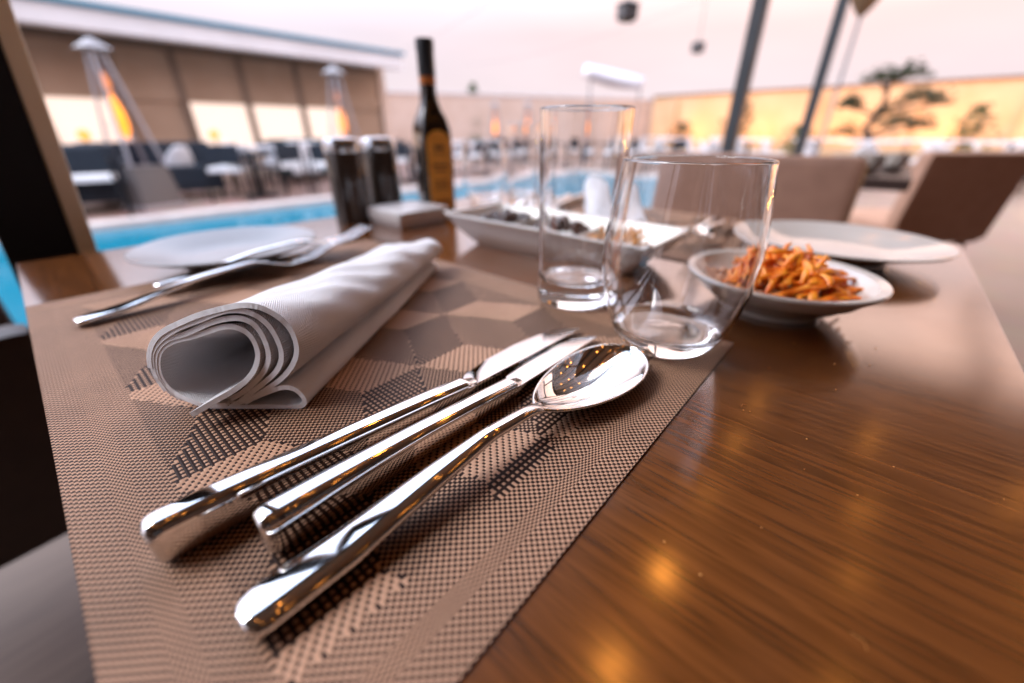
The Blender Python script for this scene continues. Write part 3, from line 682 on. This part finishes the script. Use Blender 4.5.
bw = t.build('food_bowl', M['porcelain'], smooth=30); bw.location = (-.040, .362, TT)
tag(bw, 'shallow white bowl with stepped rim holding orange pickled carrots', 'bowl')
# pickled carrot strips, each its own
def strip(p, d, L_, r, bend, flat=.75):
    d = Vector(d).normalized(); pts = []; ph = random.random()*6; kn = random.uniform(.02, .08)
    side = d.cross(Vector((0, 0, 1))).normalized()
    for i in range(11):
        f = i/10-.5; pts.append(Vector(p) + d*L_*f + Vector((0, 0, 1))*(-bend*f*f*1.2*L_ + kn*.25*L_*math.sin(f*9+ph)) + side*(math.sin(f*7+ph)*L_*kn))
    rr = [r*(.35+.65*math.sin(PI*(i+.8)/11.6)**.6)*(1+.22*math.sin(i*2.1+ph)) for i in range(11)]
    return MB().tube(pts, rr, 8, flat)
bx, by = bw.location.x, bw.location.y
view = Vector((-.656, .755)); rt_ = Vector((.755, .656))
for i in range(170):
    # heap right of the centre (as the diner sees it), tall in the middle
    a, b = random.gauss(.011, .019), random.gauss(.002, .018)
    rr = math.hypot((a-.008)/.036, b/.036)
    if rr > 1: a, b = .008+(a-.008)/rr, b/rr; rr = 1
    hz = .011 + .034*(1-rr**2)*random.uniform(.3, 1.0) + .009*rr
    g = rt_*a + view*b; an = random.gauss(.5, .75)
    dr = rt_*math.cos(an) + view*math.sin(an)
    o = strip((0, 0, 0), (dr.x, dr.y, random.uniform(-.25, .55)), random.uniform(.018, .040), random.uniform(.0017, .0032), random.uniform(.1, .5), random.uniform(.45, .85)).build('carrot_strip', M['carrot'], smooth=60)
    o.location = (bx+g.x, by+g.y, TT+hz)
    tag(o, 'orange pickled carrot strip heaped in the white bowl', 'food', 'pickled carrot strips in the bowl')
cr = MB()
for i in range(230):
    a = random.uniform(-.048, .012); b = random.uniform(-.034, .034); rr = math.hypot(a, b)/.050
    if rr > 1: continue
    g = rt_*a + view*b; s_ = random.uniform(.0014, .0034)
    cr.ball((bx+g.x, by+g.y, TT+.009+.014*rr**2+.010*(1-rr)*random.random()), s_, 6, (random.uniform(.7, 1.5), random.uniform(.7, 1.3), .8))
tag(cr.build('spiced_crumbs', M['crumb'], smooth=60), 'loose spiced crumbs and chopped nuts in the left of the white bowl', 'food', kind='stuff')

# crumbs and lint on the varnish
lm = MB()
for i in range(26):
    x = random.uniform(-.03, .085); y = random.uniform(.06, .36)
    if random.random() < .75: lm.ball((x, y, TT+.0004), random.uniform(.00015, .0004), 6, (1.3, 1, .7))
    else:
        a = random.uniform(0, 6.28); l = random.uniform(.002, .005)
        lm.tube([(x, y, TT+.0003), (x+l*.5*math.cos(a), y+l*.5*math.sin(a), TT+.0006), (x+l*math.cos(a+.5), y+l*math.sin(a+.5), TT+.0003)], .00008, 6)
tag(lm.build('crumbs', M['nut'], smooth=60), 'specks of crumbs and lint on the bare varnished table', 'crumbs', kind='stuff')

# divided snack dish
DX0, DX1, DY0, DY1, DZ = -.403, -.134, .332, .437, .035
t = thing('snack_dish', 'long white boat shaped dish with three compartments of snacks', 'dish', ((DX0+DX1)/2, (DY0+DY1)/2, TT))
def rect(hx, hy, z, r, n=10, up=0.0):
    out = []
    for cx, cy, a0 in ((1, 1, 0), (-1, 1, 90), (-1, -1, 180), (1, -1, 270)):
        for k in range(n):
            a = R(a0+90*k/(n-1)); out.append((cx*(hx-r)+r*math.cos(a), cy*(hy-r)+r*math.sin(a), z + up*max(0, math.cos(2*(a-R(a0+45))))))
    return out
hx, hy = (DX1-DX0)/2, (DY1-DY0)/2
db = MB(); db.loft([rect(.085, .030, .003, .01), rect(.092, .031, .0, .01), rect(.097, .033, .0, .01), rect(.105, .037, .005, .01), rect(.122, .045, .019, .008), rect(hx-.003, hy-.002, .0325, .006, up=.002), rect(hx, hy, .0345, .006, up=.003), rect(hx, hy, .036, .006, up=.003), rect(hx-.0015, hy-.0015, .0368, .006, up=.003), rect(hx-.004, hy-.004, .0362, .006, up=.0025), rect(.120, .042, .020, .008), rect(.104, .034, .009, .01), rect(.092, .029, .0065, .012)])
db.build('tray', M['porcelain'], t, smooth=35)
for x in (-.046, .046):
    MB().loft([rect(.0035, hy-.016, .006, .003, 4), rect(.0025, hy-.011, .020, .002, 4), rect(.0015, hy-.006, .030, .001, 4)]).build('divider', M['porcelain'], t, smooth=30).location = (x, 0, 0)
dcx, dcy = (DX0+DX1)/2, (DY0+DY1)/2
for i in range(34):
    x = random.uniform(-.112, -.056) if i < 22 else random.uniform(-.036, .03); y = random.uniform(-.028, .03)
    o = MB().ball((0, 0, 0), 0.0076, 12, (1.25, 1, .95)).build('olive', M['olive']); o.location = (dcx+x, dcy+y, TT+random.uniform(.022, .031)); o.rotation_euler = (random.random(), random.random(), random.random()*6)
    tag(o, 'small dark olive lying in the white snack dish', 'food', 'dark olives in the snack dish')
for i in range(26):
    x = random.uniform(.056, .104); y = random.uniform(-.028, .02); an = random.uniform(0, PI)
    o = strip((0, 0, 0), (math.cos(an), math.sin(an), random.uniform(-.3, .6)), random.uniform(.014, .026), .0022, .3).build('snack_stick', M['nut']); o.location = (dcx+x, dcy+y, TT+random.uniform(.022, .037))
    tag(o, 'golden fried snack stick in the right compartment of the dish', 'food', 'fried snack sticks in the dish')

# square stoneware ashtray / covered dish
t = thing('covered_dish', 'square greige ceramic covered dish in front of the oil bottle', 'dish', (-.541, .379, TT))
ab = MB(); ab.loft([rect(.036, .038, .0, .006), rect(.038, .040, .0, .006), rect(.0425, .0445, .008, .005), rect(.0435, .0455, .017, .005), rect(.0430, .0450, .0195, .005)]); ab.build('base', M['stoneware'], t, smooth=30)
ab = MB(); ab.loft([rect(.0430, .0450, .0200, .005), rect(.0437, .0457, .0210, .005), rect(.0425, .0445, .0232, .005), rect(.030, .032, .0268, .005), rect(.012, .012, .0285, .004)]); ab.build('lid', M['stoneware'], t, smooth=30)

# pepper and salt mills
def mill(label, loc):
    t = thing('spice_mill', label, 'spice mill', loc, group='salt and pepper mills')
    MB().lathe([(.0265, 0), (.0275, .001), (.0275, .030), (.0268, .060), (.0270, .096), (.0262, .098)], n=48).build('body', M['mill'], t, smooth=30)
    MB().lathe([(.0262, .0982), (.0278, .0990), (.0282, .104), (.0278, .112), (.0255, .1165), (.015, .1185), (1e-4, .119)], n=48).build('cap', M['mill_cap'], t, smooth=30)
mill('dark wooden mill with steel cap, nearer the plate and pool edge', (-.616, .330, TT))
mill('dark wooden mill with steel cap, closer to the oil bottle', (-.640, .405, TT))

# oil bottle (square shouldered)
t = thing('oil_bottle', 'tall dark oil bottle with amber label and black cap', 'bottle', (-.572, .462, TT), R(-17)); t.scale = (.9, .9, .925)
def sq(h, z, r): return rect(h, h, z, min(r, h-.0005), 8)
bb = MB(); bb.loft([sq(.0255, 0, .006), sq(.0272, .002, .007), sq(.0275, .01, .007), sq(.0275, .13, .007), sq(.0268, .142, .009), sq(.0235, .156, .011), sq(.0185, .168, .012), sq(.0150, .180, .012), sq(.0136, .192, .0125), sq(.0132, .204, .0125)])
bb.build('glass_body', M['bottle_glass'], t, smooth=40)
MB().lathe([(.0135, .2042), (.0140, .205), (.0138, .2145), (.0132, .215)], n=32).build('neck_band', M['copper'], t, smooth=40)
MB().lathe([(.0138, .2152), (.0142, .216), (.0142, .250), (.0150, .2505), (.0152, .262), (.0146, .2655), (1e-4, .266)], n=32).build('cap', M['cap'], t, smooth=40)
lb = MB()                                             # arched label on the face toward the diner's right
arch = [(-.0225, .012), (.0225, .012)] + [(.0225*math.cos(a), .118+.0225*math.sin(a)*.9) for a in np.linspace(0, PI, 18)]
lb.add([(.0278, y, z) for y, z in arch] + [(.0283, y, z) for y, z in arch], [tuple(range(len(arch)-1, -1, -1)), tuple(range(len(arch), 2*len(arch)))] + [(i, (i+1) % len(arch), len(arch)+(i+1) % len(arch), len(arch)+i) for i in range(len(arch))])
lo_ = lb.build('label', M['label'], t, smooth=0)
ink = MB()
for z, w_, h_ in ((.112, .018, .007), (.103, .024, .002), (.084, .030, .004), (.076, .022, .003), (.058, .026, .002), (.052, .030, .002), (.046, .024, .002), (.024, .034, .003)):
    ink.box((.0285, 0, z), (.0003, w_, h_))
ink.build('print', M['label_ink'], lo_, smooth=0)
fl = MB(); fl.add([(.0278+.0005*k, y, z) for k in (0, 1) for y, z in ((-.018, .012), (.018, .012), (.018, .11), (-.018, .11))], [(3, 2, 1, 0), (4, 5, 6, 7), (0, 1, 5, 4), (1, 2, 6, 5), (2, 3, 7, 6), (3, 0, 4, 7)])

# ------------------------------------------------------------------ chairs near the table
def padded_chair(label, loc, rz, m, wdt=.5, back_h=.80, group='padded dining chairs', arms=False):
    t = thing('dining_chair', label, 'chair', loc, rz, group)     # local: sitter faces +y, back at -y
    MB().box((0, 0, .43), (wdt, .46, .10), bev=.025).build('seat', m, t)
    MB().box((0, -.235, .40+(back_h-.40)/2), (wdt, .075, back_h-.40), bev=.028, rx=R(6)).build('backrest', m, t)
    for sx in (-1, 1):
        for sy in (-1, 1):
            MB().tube([(sx*(wdt/2-.05), sy*.19, .385), (sx*(wdt/2-.03), sy*.22, 0)], [.022, .014], 10).build('leg', M['chair_leg'], t)
        if arms: MB().box((sx*(wdt/2+.02), 0, .49), (.06, .52, .31), bev=.02).build('armrest', m, t)
    return t
padded_chair('brown padded chair tucked in across the table behind the far plate', (-.30, 1.06, 0), PI, M['brown_leather'], .52, .815)
padded_chair('brown padded chair with its broad back turned, at the next table', (.10, 3.0, 0), R(-137)+PI, M['lifted_leather'], .49, .795)
padded_chair('dark brown armchair pulled out at the near end of the table', (-1.03, -.34, 0), R(6), M['dark_leather'], .50, .78, arms=True)

# second table behind
def small_table(label, loc, m_top, w_=.75, rz=0, grp='tables under the pergola'):
    t = thing('dining_table', label, 'table', loc, rz, grp)
    MB().box((0, 0, .72), (w_, w_, .035), bev=.004).build('tabletop', m_top, t)
    MB().tube([(0, 0, .70), (0, 0, .04)], .035, 12).build('pedestal', M['black_metal'], t)
    MB().box((0, 0, .02), (.42, .42, .035), bev=.006).build('foot', M['black_metal'], t)
    return t
small_table('dark square table behind the first brown chair, set with plates', (-.24, 2.08, 0), M['dark_leather'], .60)
for i, (x, y, r_) in enumerate(((-.12, 1.88, .045), (-.07, 2.02, .05), (.0, 2.14, .045))):
    t = MB(); t.lathe([(1e-4, 0), (r_*.5, 0), (r_*.9, .02), (r_, .06), (r_*.95, .06), (r_*.85, .022), (1e-4, .006)], n=32)
    o = t.build('serving_bowl', M['porcelain'], smooth=35); o.location = (x, y, .738)
    tag(o, ('small pale bowl on the left of the next table', 'wide pale bowl in the middle of the next table', 'small pale bowl on the right of the next table')[i], 'bowl', 'bowls on the next table')

# ------------------------------------------------------------------ furniture beyond the pool
def shell_chair(label, loc, rz, m=None, grp='white shell chairs beyond the pool'):
    m = m or M['white_plastic']
    t = thing('shell_chair', label, 'chair', loc, rz, grp)
    MB().box((0, 0, .40), (.46, .44, .05), bev=.02).build('seat', m, t)
    def back(u, v):
        a = (u-.5)*2.0; h = v
        return (.25*math.sin(a)*(1-.25*h*h), -.05-.22*math.cos(a)-.08*h, .42+.28*h*(1-.35*(abs(u-.5)*2)**2.5))
    o = MB().grid(back, 15, 9).build('backrest', m, t); o.modifiers.new('thickness', 'SOLIDIFY').thickness = .02
    for sx in (-1, 1):
        for sy in (-1, 1):
            MB().tube([(sx*.17, sy*.16, .385), (sx*.22, sy*.21, 0)], [.016, .012], 8).build('leg', M['black_metal'], t)
    return t
def bistro(label, loc, rz=0, m=None):
    t = thing('outdoor_table', label, 'table', loc, rz, 'tables beyond the pool')
    MB().box((0, 0, .645), (.85, .85, .035), bev=.006).build('tabletop', m or M['white_plastic'], t)
    for sx in (-1, 1):
        for sy in (-1, 1):
            MB().tube([(sx*.36, sy*.36, .635), (sx*.38, sy*.38, 0)], .022, 8).build('leg', M['black_metal'], t)
bistro('white topped table in front of the bright windows', (-8.4, 2.75, 0))
bistro('white topped table nearest the pavilion corner', (-8.4, 5.0, 0))
bistro('white topped table beside the dark blue sofa', (-8.6, .55, 0))
bistro('white topped table beyond the pool, seen beside the oil bottle', (-8.6, 7.4, 0))
CH = [((-7.75, 2.35), 95, 'white shell chair at the poolside corner of the window table'), ((-7.85, 3.05), 80, 'white shell chair with a pale towel beside it'), ((-9.1, 2.8), -90, 'white shell chair backed against the bright windows'),
      ((-8.3, 3.6), 170, 'white shell chair between the two window tables'), ((-7.8, 4.7), 100, 'white shell chair in front of the pavilion corner table'), ((-7.9, 5.4), 75, 'white shell chair right of the corner table, behind the mills'),
      ((-9.1, 5.1), -90, 'white shell chair behind the corner table by the wall'), ((-7.9, 1.55), 110, 'white shell chair right of the tall flame heater'), ((-9.2, .6), -90, 'white shell chair behind the sofa side table'),
      ((-8.0, 7.1), 95, 'white shell chair beyond the pool left of the oil bottle'), ((-8.1, 7.9), 80, 'white shell chair beyond the pool right of the oil bottle'), ((-9.2, 7.5), -95, 'white shell chair behind the table beyond the bottle')]
proto = None
for (x, y), dg, lb_ in CH:
    if proto is None: proto = shell_chair(lb_, (x, y, .004), R(dg))
    else: dup(proto, (x, y, .004), R(dg), lb_)
def frame_chair(label, loc, rz):
    t = thing('frame_chair', label, 'chair', loc, rz, 'dark framed chairs beyond the pool')
    MB().box((0, 0, .41), (.44, .44, .06), bev=.02).build('seat_pad', M['towel'], t)
    MB().box((0, -.21, .60), (.44, .04, .24), bev=.015).build('backrest', M['blue_fabric'], t)
    for sx in (-1, 1):
        MB().tube([(sx*.21, -.21, .74), (sx*.21, -.21, .40), (sx*.23, -.24, 0)], .016, 8).build('leg', M['black_metal'], t)
        MB().tube([(sx*.21, .21, .60), (sx*.22, .22, 0)], .016, 8).build('leg', M['black_metal'], t)
        MB().tube([(sx*.21, -.21, .60), (sx*.21, .21, .60)], .018, 8).build('armrest', M['black_metal'], t)
FC = [((-7.0, 2.0), 60, 'dark framed chair nearest the pool edge right of the tall heater'), ((-7.1, 2.75), 110, 'dark framed chair by the pool in front of the window table'), ((-6.9, 4.6), 85, 'dark framed chair by the pool right of the second heater'),
      ((-7.0, 5.6), 95, 'dark framed chair at the pool edge behind the mills'), ((-7.1, 6.7), 100, 'dark framed chair at the pool edge just left of the oil bottle'), ((-7.2, 8.0), 80, 'dark framed chair beyond the pool right of the oil bottle'),
      ((-9.0, 3.5), -80, 'dark framed chair in front of the bright windows'), ((-7.3, -.5), 70, 'dark framed chair at the pool edge next to the dark post'), ((-9.0, 6.2), -95, 'dark framed chair at the end wall of the pavilion')]
FC += [((-6.75, .55), 80, 'dark framed chair at the pool edge in front of the blue sofa'), ((-6.8, 3.3), 75, 'dark framed chair at the pool edge below the bright windows'), ((-7.7, 6.1), -90, 'dark framed chair behind the pool edge chairs, left of the bottle'),
       ((-7.6, 9.3), 100, 'dark framed chair at the far end of the pool, left of the far tumbler'), ((-7.0, 10.3), 70, 'dark framed chair at the far end of the pool behind the far tumbler'), ((-6.3, 10.6), 120, 'dark framed chair at the far end of the pool behind the tall glass'),
       ((-5.2, 10.4), 95, 'dark framed chair past the pool end behind the tumbler rim'), ((-4.2, 10.9), 80, 'dark framed chair past the pool end near the first grey post'), ((-8.6, 9.6), -70, 'dark framed chair at the terrace end behind the oil bottle')]
def dark_table(label, loc):
    t = thing('low_table', label, 'table', loc, R(random.uniform(-15, 15)), 'dark low tables beyond the pool')
    MB().box((0, 0, .60), (.7, .7, .04), bev=.006).build('tabletop', M['blue_fabric'], t)
    MB().tube([(0, 0, .58), (0, 0, .03)], .035, 10).build('pedestal', M['black_metal'], t)
    MB().box((0, 0, .02), (.4, .4, .03), bev=.005).build('foot', M['black_metal'], t)
dark_table('dark low table between the pool edge chairs below the windows', (-7.05, 2.35, .004))
dark_table('dark low table at the pool edge right of the second heater', (-7.0, 5.1, .004))
dark_table('dark low table at the pool edge left of the oil bottle', (-7.1, 7.3, .004))
dark_table('dark low table past the pool end behind the far tumbler', (-6.9, 9.75, 0))
dark_table('dark low table past the pool end behind the tall glass', (-5.6, 11.0, 0))
def sofa(label, loc, rz, m):
    t = thing('outdoor_sofa', label, 'sofa', loc, rz, 'outdoor sofas beyond the pool')
    MB().box((0, 0, .22), (1.5, .75, .2), bev=.03).build('base', m, t); MB().box((0, .04, .38), (1.3, .62, .14), bev=.04).build('seat_cushion', m, t)
    MB().box((0, -.33, .52), (1.5, .16, .46), bev=.05).build('backrest', m, t)
    for sx in (-1, 1): MB().box((sx*.68, 0, .42), (.16, .75, .3), bev=.04).build('armrest', m, t)
for (x, y), dg, lb_ in FC: frame_chair(lb_, (x, y, .004), R(dg))
sofa('dark blue outdoor sofa left of the tall flame heater', (-7.5, .25, 0), R(75), M['blue_fabric'])
sofa('dark blue outdoor sofa between the heater and the window table', (-7.9, 1.35, 0), R(-100), M['blue_fabric'])
sofa('petrol blue outdoor sofa by the pavilion corner windows', (-9.1, 4.25, 0), R(-90), M['teal_fabric'])
tw = MB(); tw.grid(lambda u, v: (.02*math.sin(v*9)*u, (v-.5)*.45, .74-.5*u), 12, 16); o = tw.build('towel', M['towel']); o.location = (-7.55, 3.32, 0); o.modifiers.new('thickness', 'SOLIDIFY').thickness = .02
tag(o, 'white towel hanging over a chair back by the window table', 'towel')
# flame heaters
def heater(label, loc, h=1.78):
    t = thing('patio_heater', label, 'patio heater', loc, R(20), 'pyramid flame heaters')
    MB().box((0, 0, .03), (.5, .5, .06), bev=.01).build('foot', M['heater_panel'], t)
    b = MB(); b.loft([rect(.24, .24, .06, .01, 3), rect(.195, .195, .50, .01, 3)]); b.build('gas_housing', M['lantern'], t)
    for sx in (-1, 1):
        for sy in (-1, 1):
            MB().tube([(sx*.185, sy*.185, .50), (sx*.05, sy*.05, h-.12)], .016, 8).build('corner_rail', M['heater_panel'], t)
            MB().loft([[(sx*.20, -.20, .50), (sx*.205, -.20, .50), (sx*.205, .20, .50), (sx*.20, .20, .50)], [(sx*.125, -.125, 1.0), (sx*.13, -.125, 1.0), (sx*.13, .125, 1.0), (sx*.125, .125, 1.0)]]).build('guard_panel', M['heater_tube'], t) if sy > 0 else None
    MB().lathe([(.07, .50), (.07, h-.2), (.066, h-.2), (.066, .50)], n=24, closed=True).build('glass_tube', M['heater_tube'], t)
    MB().lathe([(.01, .80), (.050, .88), (.060, .97), (.055, 1.08), (.028, 1.20), (.003, 1.28)], n=16).build('flame', M['flame'], t)
    MB().lathe([(.006, 1.29), (.036, 1.34), (.026, 1.42), (.003, 1.47)], n=12).build('flame_tip', M['flame_soft'], t)
    c = MB(); c.loft([rect(.13, .13, h-.10, .01, 3), rect(.015, .015, h, .005, 3)]); c.build('hood', M['pole_thin'], t)
heater('tall pyramid flame heater in front of the blue sofas', (-7.0, 1.05, .004))
heater('tall pyramid flame heater near the pavilion corner, above the mills', (-7.0, 3.82, .004))
heater('small pyramid flame heater beyond the pool, seen left of the far tall glass', (-10.2, 10.9, 0), 1.75)
heater('small pyramid flame heater beyond the pool, seen through the far tall glass', (-9.4, 11.6, 0), 1.75)
heater('small pyramid flame heater beyond the pool, seen through the near tall glass', (-8.2, 13.4, 0), 1.75)
def globe(label, loc, r):
    t = thing('table_lamp', label, 'lamp', loc, 0, 'amber globe lamps beyond the pool')
    MB().lathe([(r*.7, 0), (r*.7, .02), (.012, .03), (.012, .10)], n=16).build('stand', M['black_metal'], t)
    MB().ball((0, 0, .10+r), r, 16).build('globe', M['globe'], t)
globe('round amber lamp lowest by the dark post', (-8.35, .30, .667), .075); globe('round amber lamp right of the other two near the post', (-8.5, .82, .667), .07)
globe('faint round amber lamp above the pair near the post', (-9.4, .55, .86), .09); globe('single round amber lamp left of the window table', (-8.6, 2.4, .667), .07)
MB_ = None
# potted conifer
def foliage(n, fn, size, m, name, parent):
    V = []; F = []
    for i in range(n):
        c = Vector(fn()); s_ = size*random.uniform(.5, 1.3)
        q = Matrix.Rotation(random.uniform(0, 6.28), 3, 'Z') @ Matrix.Rotation(random.uniform(-1.3, 1.3), 3, 'X')
        k = len(V); V += [tuple(c + q @ Vector(p)*s_) for p in ((-.5, 0, 0), (0, -.22, .05), (.5, 0, 0), (0, .22, .05))]; F.append((k, k+1, k+2, k+3))
    mb = MB(); mb.v = V; mb.f = F; return mb.build(name, m, parent, smooth=0, fix=False)
t = thing('potted_conifer', 'slim green conifer in a pot beyond the pool', 'plant', (-12.2, 11.9, 0))
MB().lathe([(.22, 0), (.30, .5), (.31, .52), (.27, .52), (.26, .45), (1e-4, .44)], n=24).build('pot', M['pot'], t); MB().tube([(0, 0, .4), (.02, 0, 2.2)], [.04, .012], 8).build('trunk', M['bark'], t)
def con():
    h = random.random(); a = random.uniform(0, 6.28); r_ = (.34*(1-h)**.7+.06)*math.sqrt(random.random())*(1+.3*math.sin(h*23)); return (r_*math.cos(a), r_*math.sin(a), .6+1.85*h)
foliage(1500, con, .12, M['leaf'], 'crown', t)
# cloud-pruned tree in front of the ochre wall
t = thing('cloud_pruned_tree', 'dark cloud pruned pine with flat foliage pads before the ochre wall', 'tree', (-.75, 15.6, 0))
MB().tube([(0, 0, 0), (.12, .05, .5), (-.1, 0, 1.0), (.1, 0, 1.5), (.05, 0, 2.1)], [.12, .10, .08, .06, .03], 10).build('trunk', M['bark'], t)
for (dx, z, rx_, n_) in ((-.12, 2.10, .46, 520), (.35, 2.16, .40, 420), (.75, 1.62, .42, 420), (1.15, 1.54, .26, 200), (-.62, 1.52, .28, 520), (.52, 1.08, .44, 420), (1.0, 1.02, .30, 220), (-.5, .86, .40, 300), (.15, 1.35, .22, 140)):
    MB().tube([(0, 0, z-.28), (dx*.45, .05, z-.12), (dx*.8, -.03, z-.09), (dx, 0, z-.02)], [.04, .03, .025, .015], 8).build('branch', M['bark'], t)
    def pad(dx=dx, z=z, rx_=rx_):
        a = random.uniform(0, 6.28); r_ = random.random()**.6; lump = 1+.22*math.sin(a*3+dx*7)+.12*math.sin(a*5+z*9)
        return (dx+rx_*lump*r_*math.cos(a), rx_*.7*lump*r_*math.sin(a), z + .30*(1-r_*r_)*random.random()*lump - .08*r_*random.random())
    foliage(n_, pad, .12, M['needle'], 'foliage_pad', t)
def shrub(label, loc, r_, h_, m):
    t = thing('shrub', label, 'shrub', loc, random.uniform(0, 6), 'shrubs along the ochre wall')
    for k in range(4): MB().tube([(0, 0, 0), (r_*.3*math.cos(k*1.6), r_*.3*math.sin(k*1.6), h_*.5), (r_*.6*math.cos(k*1.6+.4), r_*.6*math.sin(k*1.6+.4), h_*.85)], [.03, .02, .008], 6).build('stem', M['bark'], t)
    def lf():
        a = random.uniform(0, 6.28); u_ = random.random()**.6; z_ = random.random(); g_ = (.55+.45*math.sin(PI*min(1, z_*1.1)))*(1+.3*math.sin(a*3+z_*5))
        return (r_*g_*u_*math.cos(a), r_*g_*u_*math.sin(a), h_*(.12+.88*z_))
    foliage(620, lf, .14, m, 'leaves', t)
shrub('dark bushy shrub against the ochre wall just right of the first grey post', (-4.35, 16.8, 0), .55, 1.75, M['needle'])
shrub('low green shrub against the ochre wall right of the second grey post', (-2.5, 16.6, 0), .5, 1.1, M['leaf'])
shrub('dark shrub at the foot of the ochre wall left of the first grey post', (-6.3, 16.9, 0), .5, 1.2, M['needle'])
shrub('tall loose shrub at the ochre wall right of the cloud pruned pine', (1.25, 16.6, 0), .45, 1.5, M['leaf'])

# far furniture before the ochre wall
FF = [(-4.6, 12.0), (-3.6, 13.0), (-2.6, 11.2), (-1.5, 12.4), (-.4, 10.6), (.5, 12.2), (1.4, 11.0), (2.2, 13.0), (-5.8, 13.6), (3.2, 12.0)]
names_ = ['left of the first grey post', 'just right of the first grey post', 'between the two grey posts', 'beside the second grey post', 'below the thin lamp pole', 'left of the cloud pruned pine', 'under the cloud pruned pine', 'behind the broad chair back', 'left of the shade sail poles', 'at the right edge near the ochre wall']
proto2 = None
for (x, y), nm in zip(FF, names_):
    small_table('small far table ' + nm, (x, y, 0), M['white_plastic'], .8, R(20), 'far tables before the ochre wall')
    for j, (dx, dy, dg) in enumerate(((.75, .1, 90), (-.75, 0, -90), (0, -.8, 0))):
        lb_ = 'pale far chair %s a table %s' % (('right of', 'left of', 'in front of')[j], nm)
        if proto2 is None: proto2 = shell_chair(lb_, (x+dx, y+dy, 0), R(dg), M['stoneware'], 'pale chairs before the ochre wall')
        else: dup(proto2, (x+dx, y+dy, 0), R(dg), lb_)
# thin lamp pole with brown shade
t = thing('lamp_post', 'thin grey lamp post with a brown conical shade right of the grey posts', 'lamp post', (-.95, 8.4, 0))
MB().tube([(0, 0, 0), (0, 0, 2.35)], .022, 10).build('pole', M['pole_thin'], t)
MB().lathe([(.03, 2.28), (.10, 2.36), (.26, 2.62), (.27, 2.66), (.04, 2.70)], n=24).build('lamp_shade', M['shade_brown'], t)
# shade sail on two poles
t = thing('shade_sail', 'tilted white shade sail on two thin poles beyond the pool', 'shade sail', (-7.0, 12.6, 0))
def sail(u, v): return ((u-.5)*1.55, (v-.5)*1.1, 2.62 - .30*u + .12*(v-.5) - .10*math.sin(PI*u)*math.sin(PI*v))
o = MB().grid(sail, 14, 8).build('fabric', M['sail'], t); o.modifiers.new('thickness', 'SOLIDIFY').thickness = .30
for x, z in ((-.72, 2.6), (.72, 2.3)): MB().tube([(x, -.4, 0), (x, -.4, z)], .025, 8).build('pole', M['pole_thin'], t)
t.rotation_euler.z = R(41)
# lanterns hung on cables over the pool
for (lx, ly, lz), A_, B_, lb_ in (((-1.84, 3.43, 1.66), (-.8, 2.97, 2.4), (-9.25, 6.4, 2.45), 'dark box lantern hanging high over the pool, the larger and higher one'),
                                  ((-2.27, 6.14, 1.80), (-.8, 5.6, 2.4), (-9.25, 8.7, 2.45), 'small grey lantern hanging over the pool left of the grey posts')):
    t = thing('hanging_lantern', lb_, 'lantern', (lx, ly, lz), R(41+25), 'lanterns hung over the pool')
    MB().box((0, 0, .0), (.13, .10, .085), bev=.01).build('body', M['lantern'], t)
    MB().box((0, 0, -.048), (.10, .075, .012)).build('diffuser', M['shade_brown'], t)
    c = MB(); c.loft([rect(.072, .058, .045, .01, 3), rect(.072, .058, .052, .01, 3), rect(.02, .02, .075, .008, 3)]); c.build('lid', M['post_grey'], t)
    f = (lx-A_[0])/(B_[0]-A_[0]); A_ = Vector(A_); B_ = Vector(B_)
    zc_ = (A_.lerp(B_, f)).z - .22*4*f*(1-f)
    MB().tube([(0, 0, .07), (0, 0, zc_-lz)], .004, 6).build('cord', M['lantern'], t)
    cab = [A_.lerp(B_, k/39) + Vector((0, 0, -.22*4*(k/39)*(1-k/39))) for k in range(40)]
    o = MB().tube(cab, .0022, 6).build('overhead_cable', M['pole_thin'])
    tag(o, 'thin cable over the pool carrying the %s lantern' % ('larger' if lx > -2 else 'small grey'), 'cable')

# camera-independent check objects end
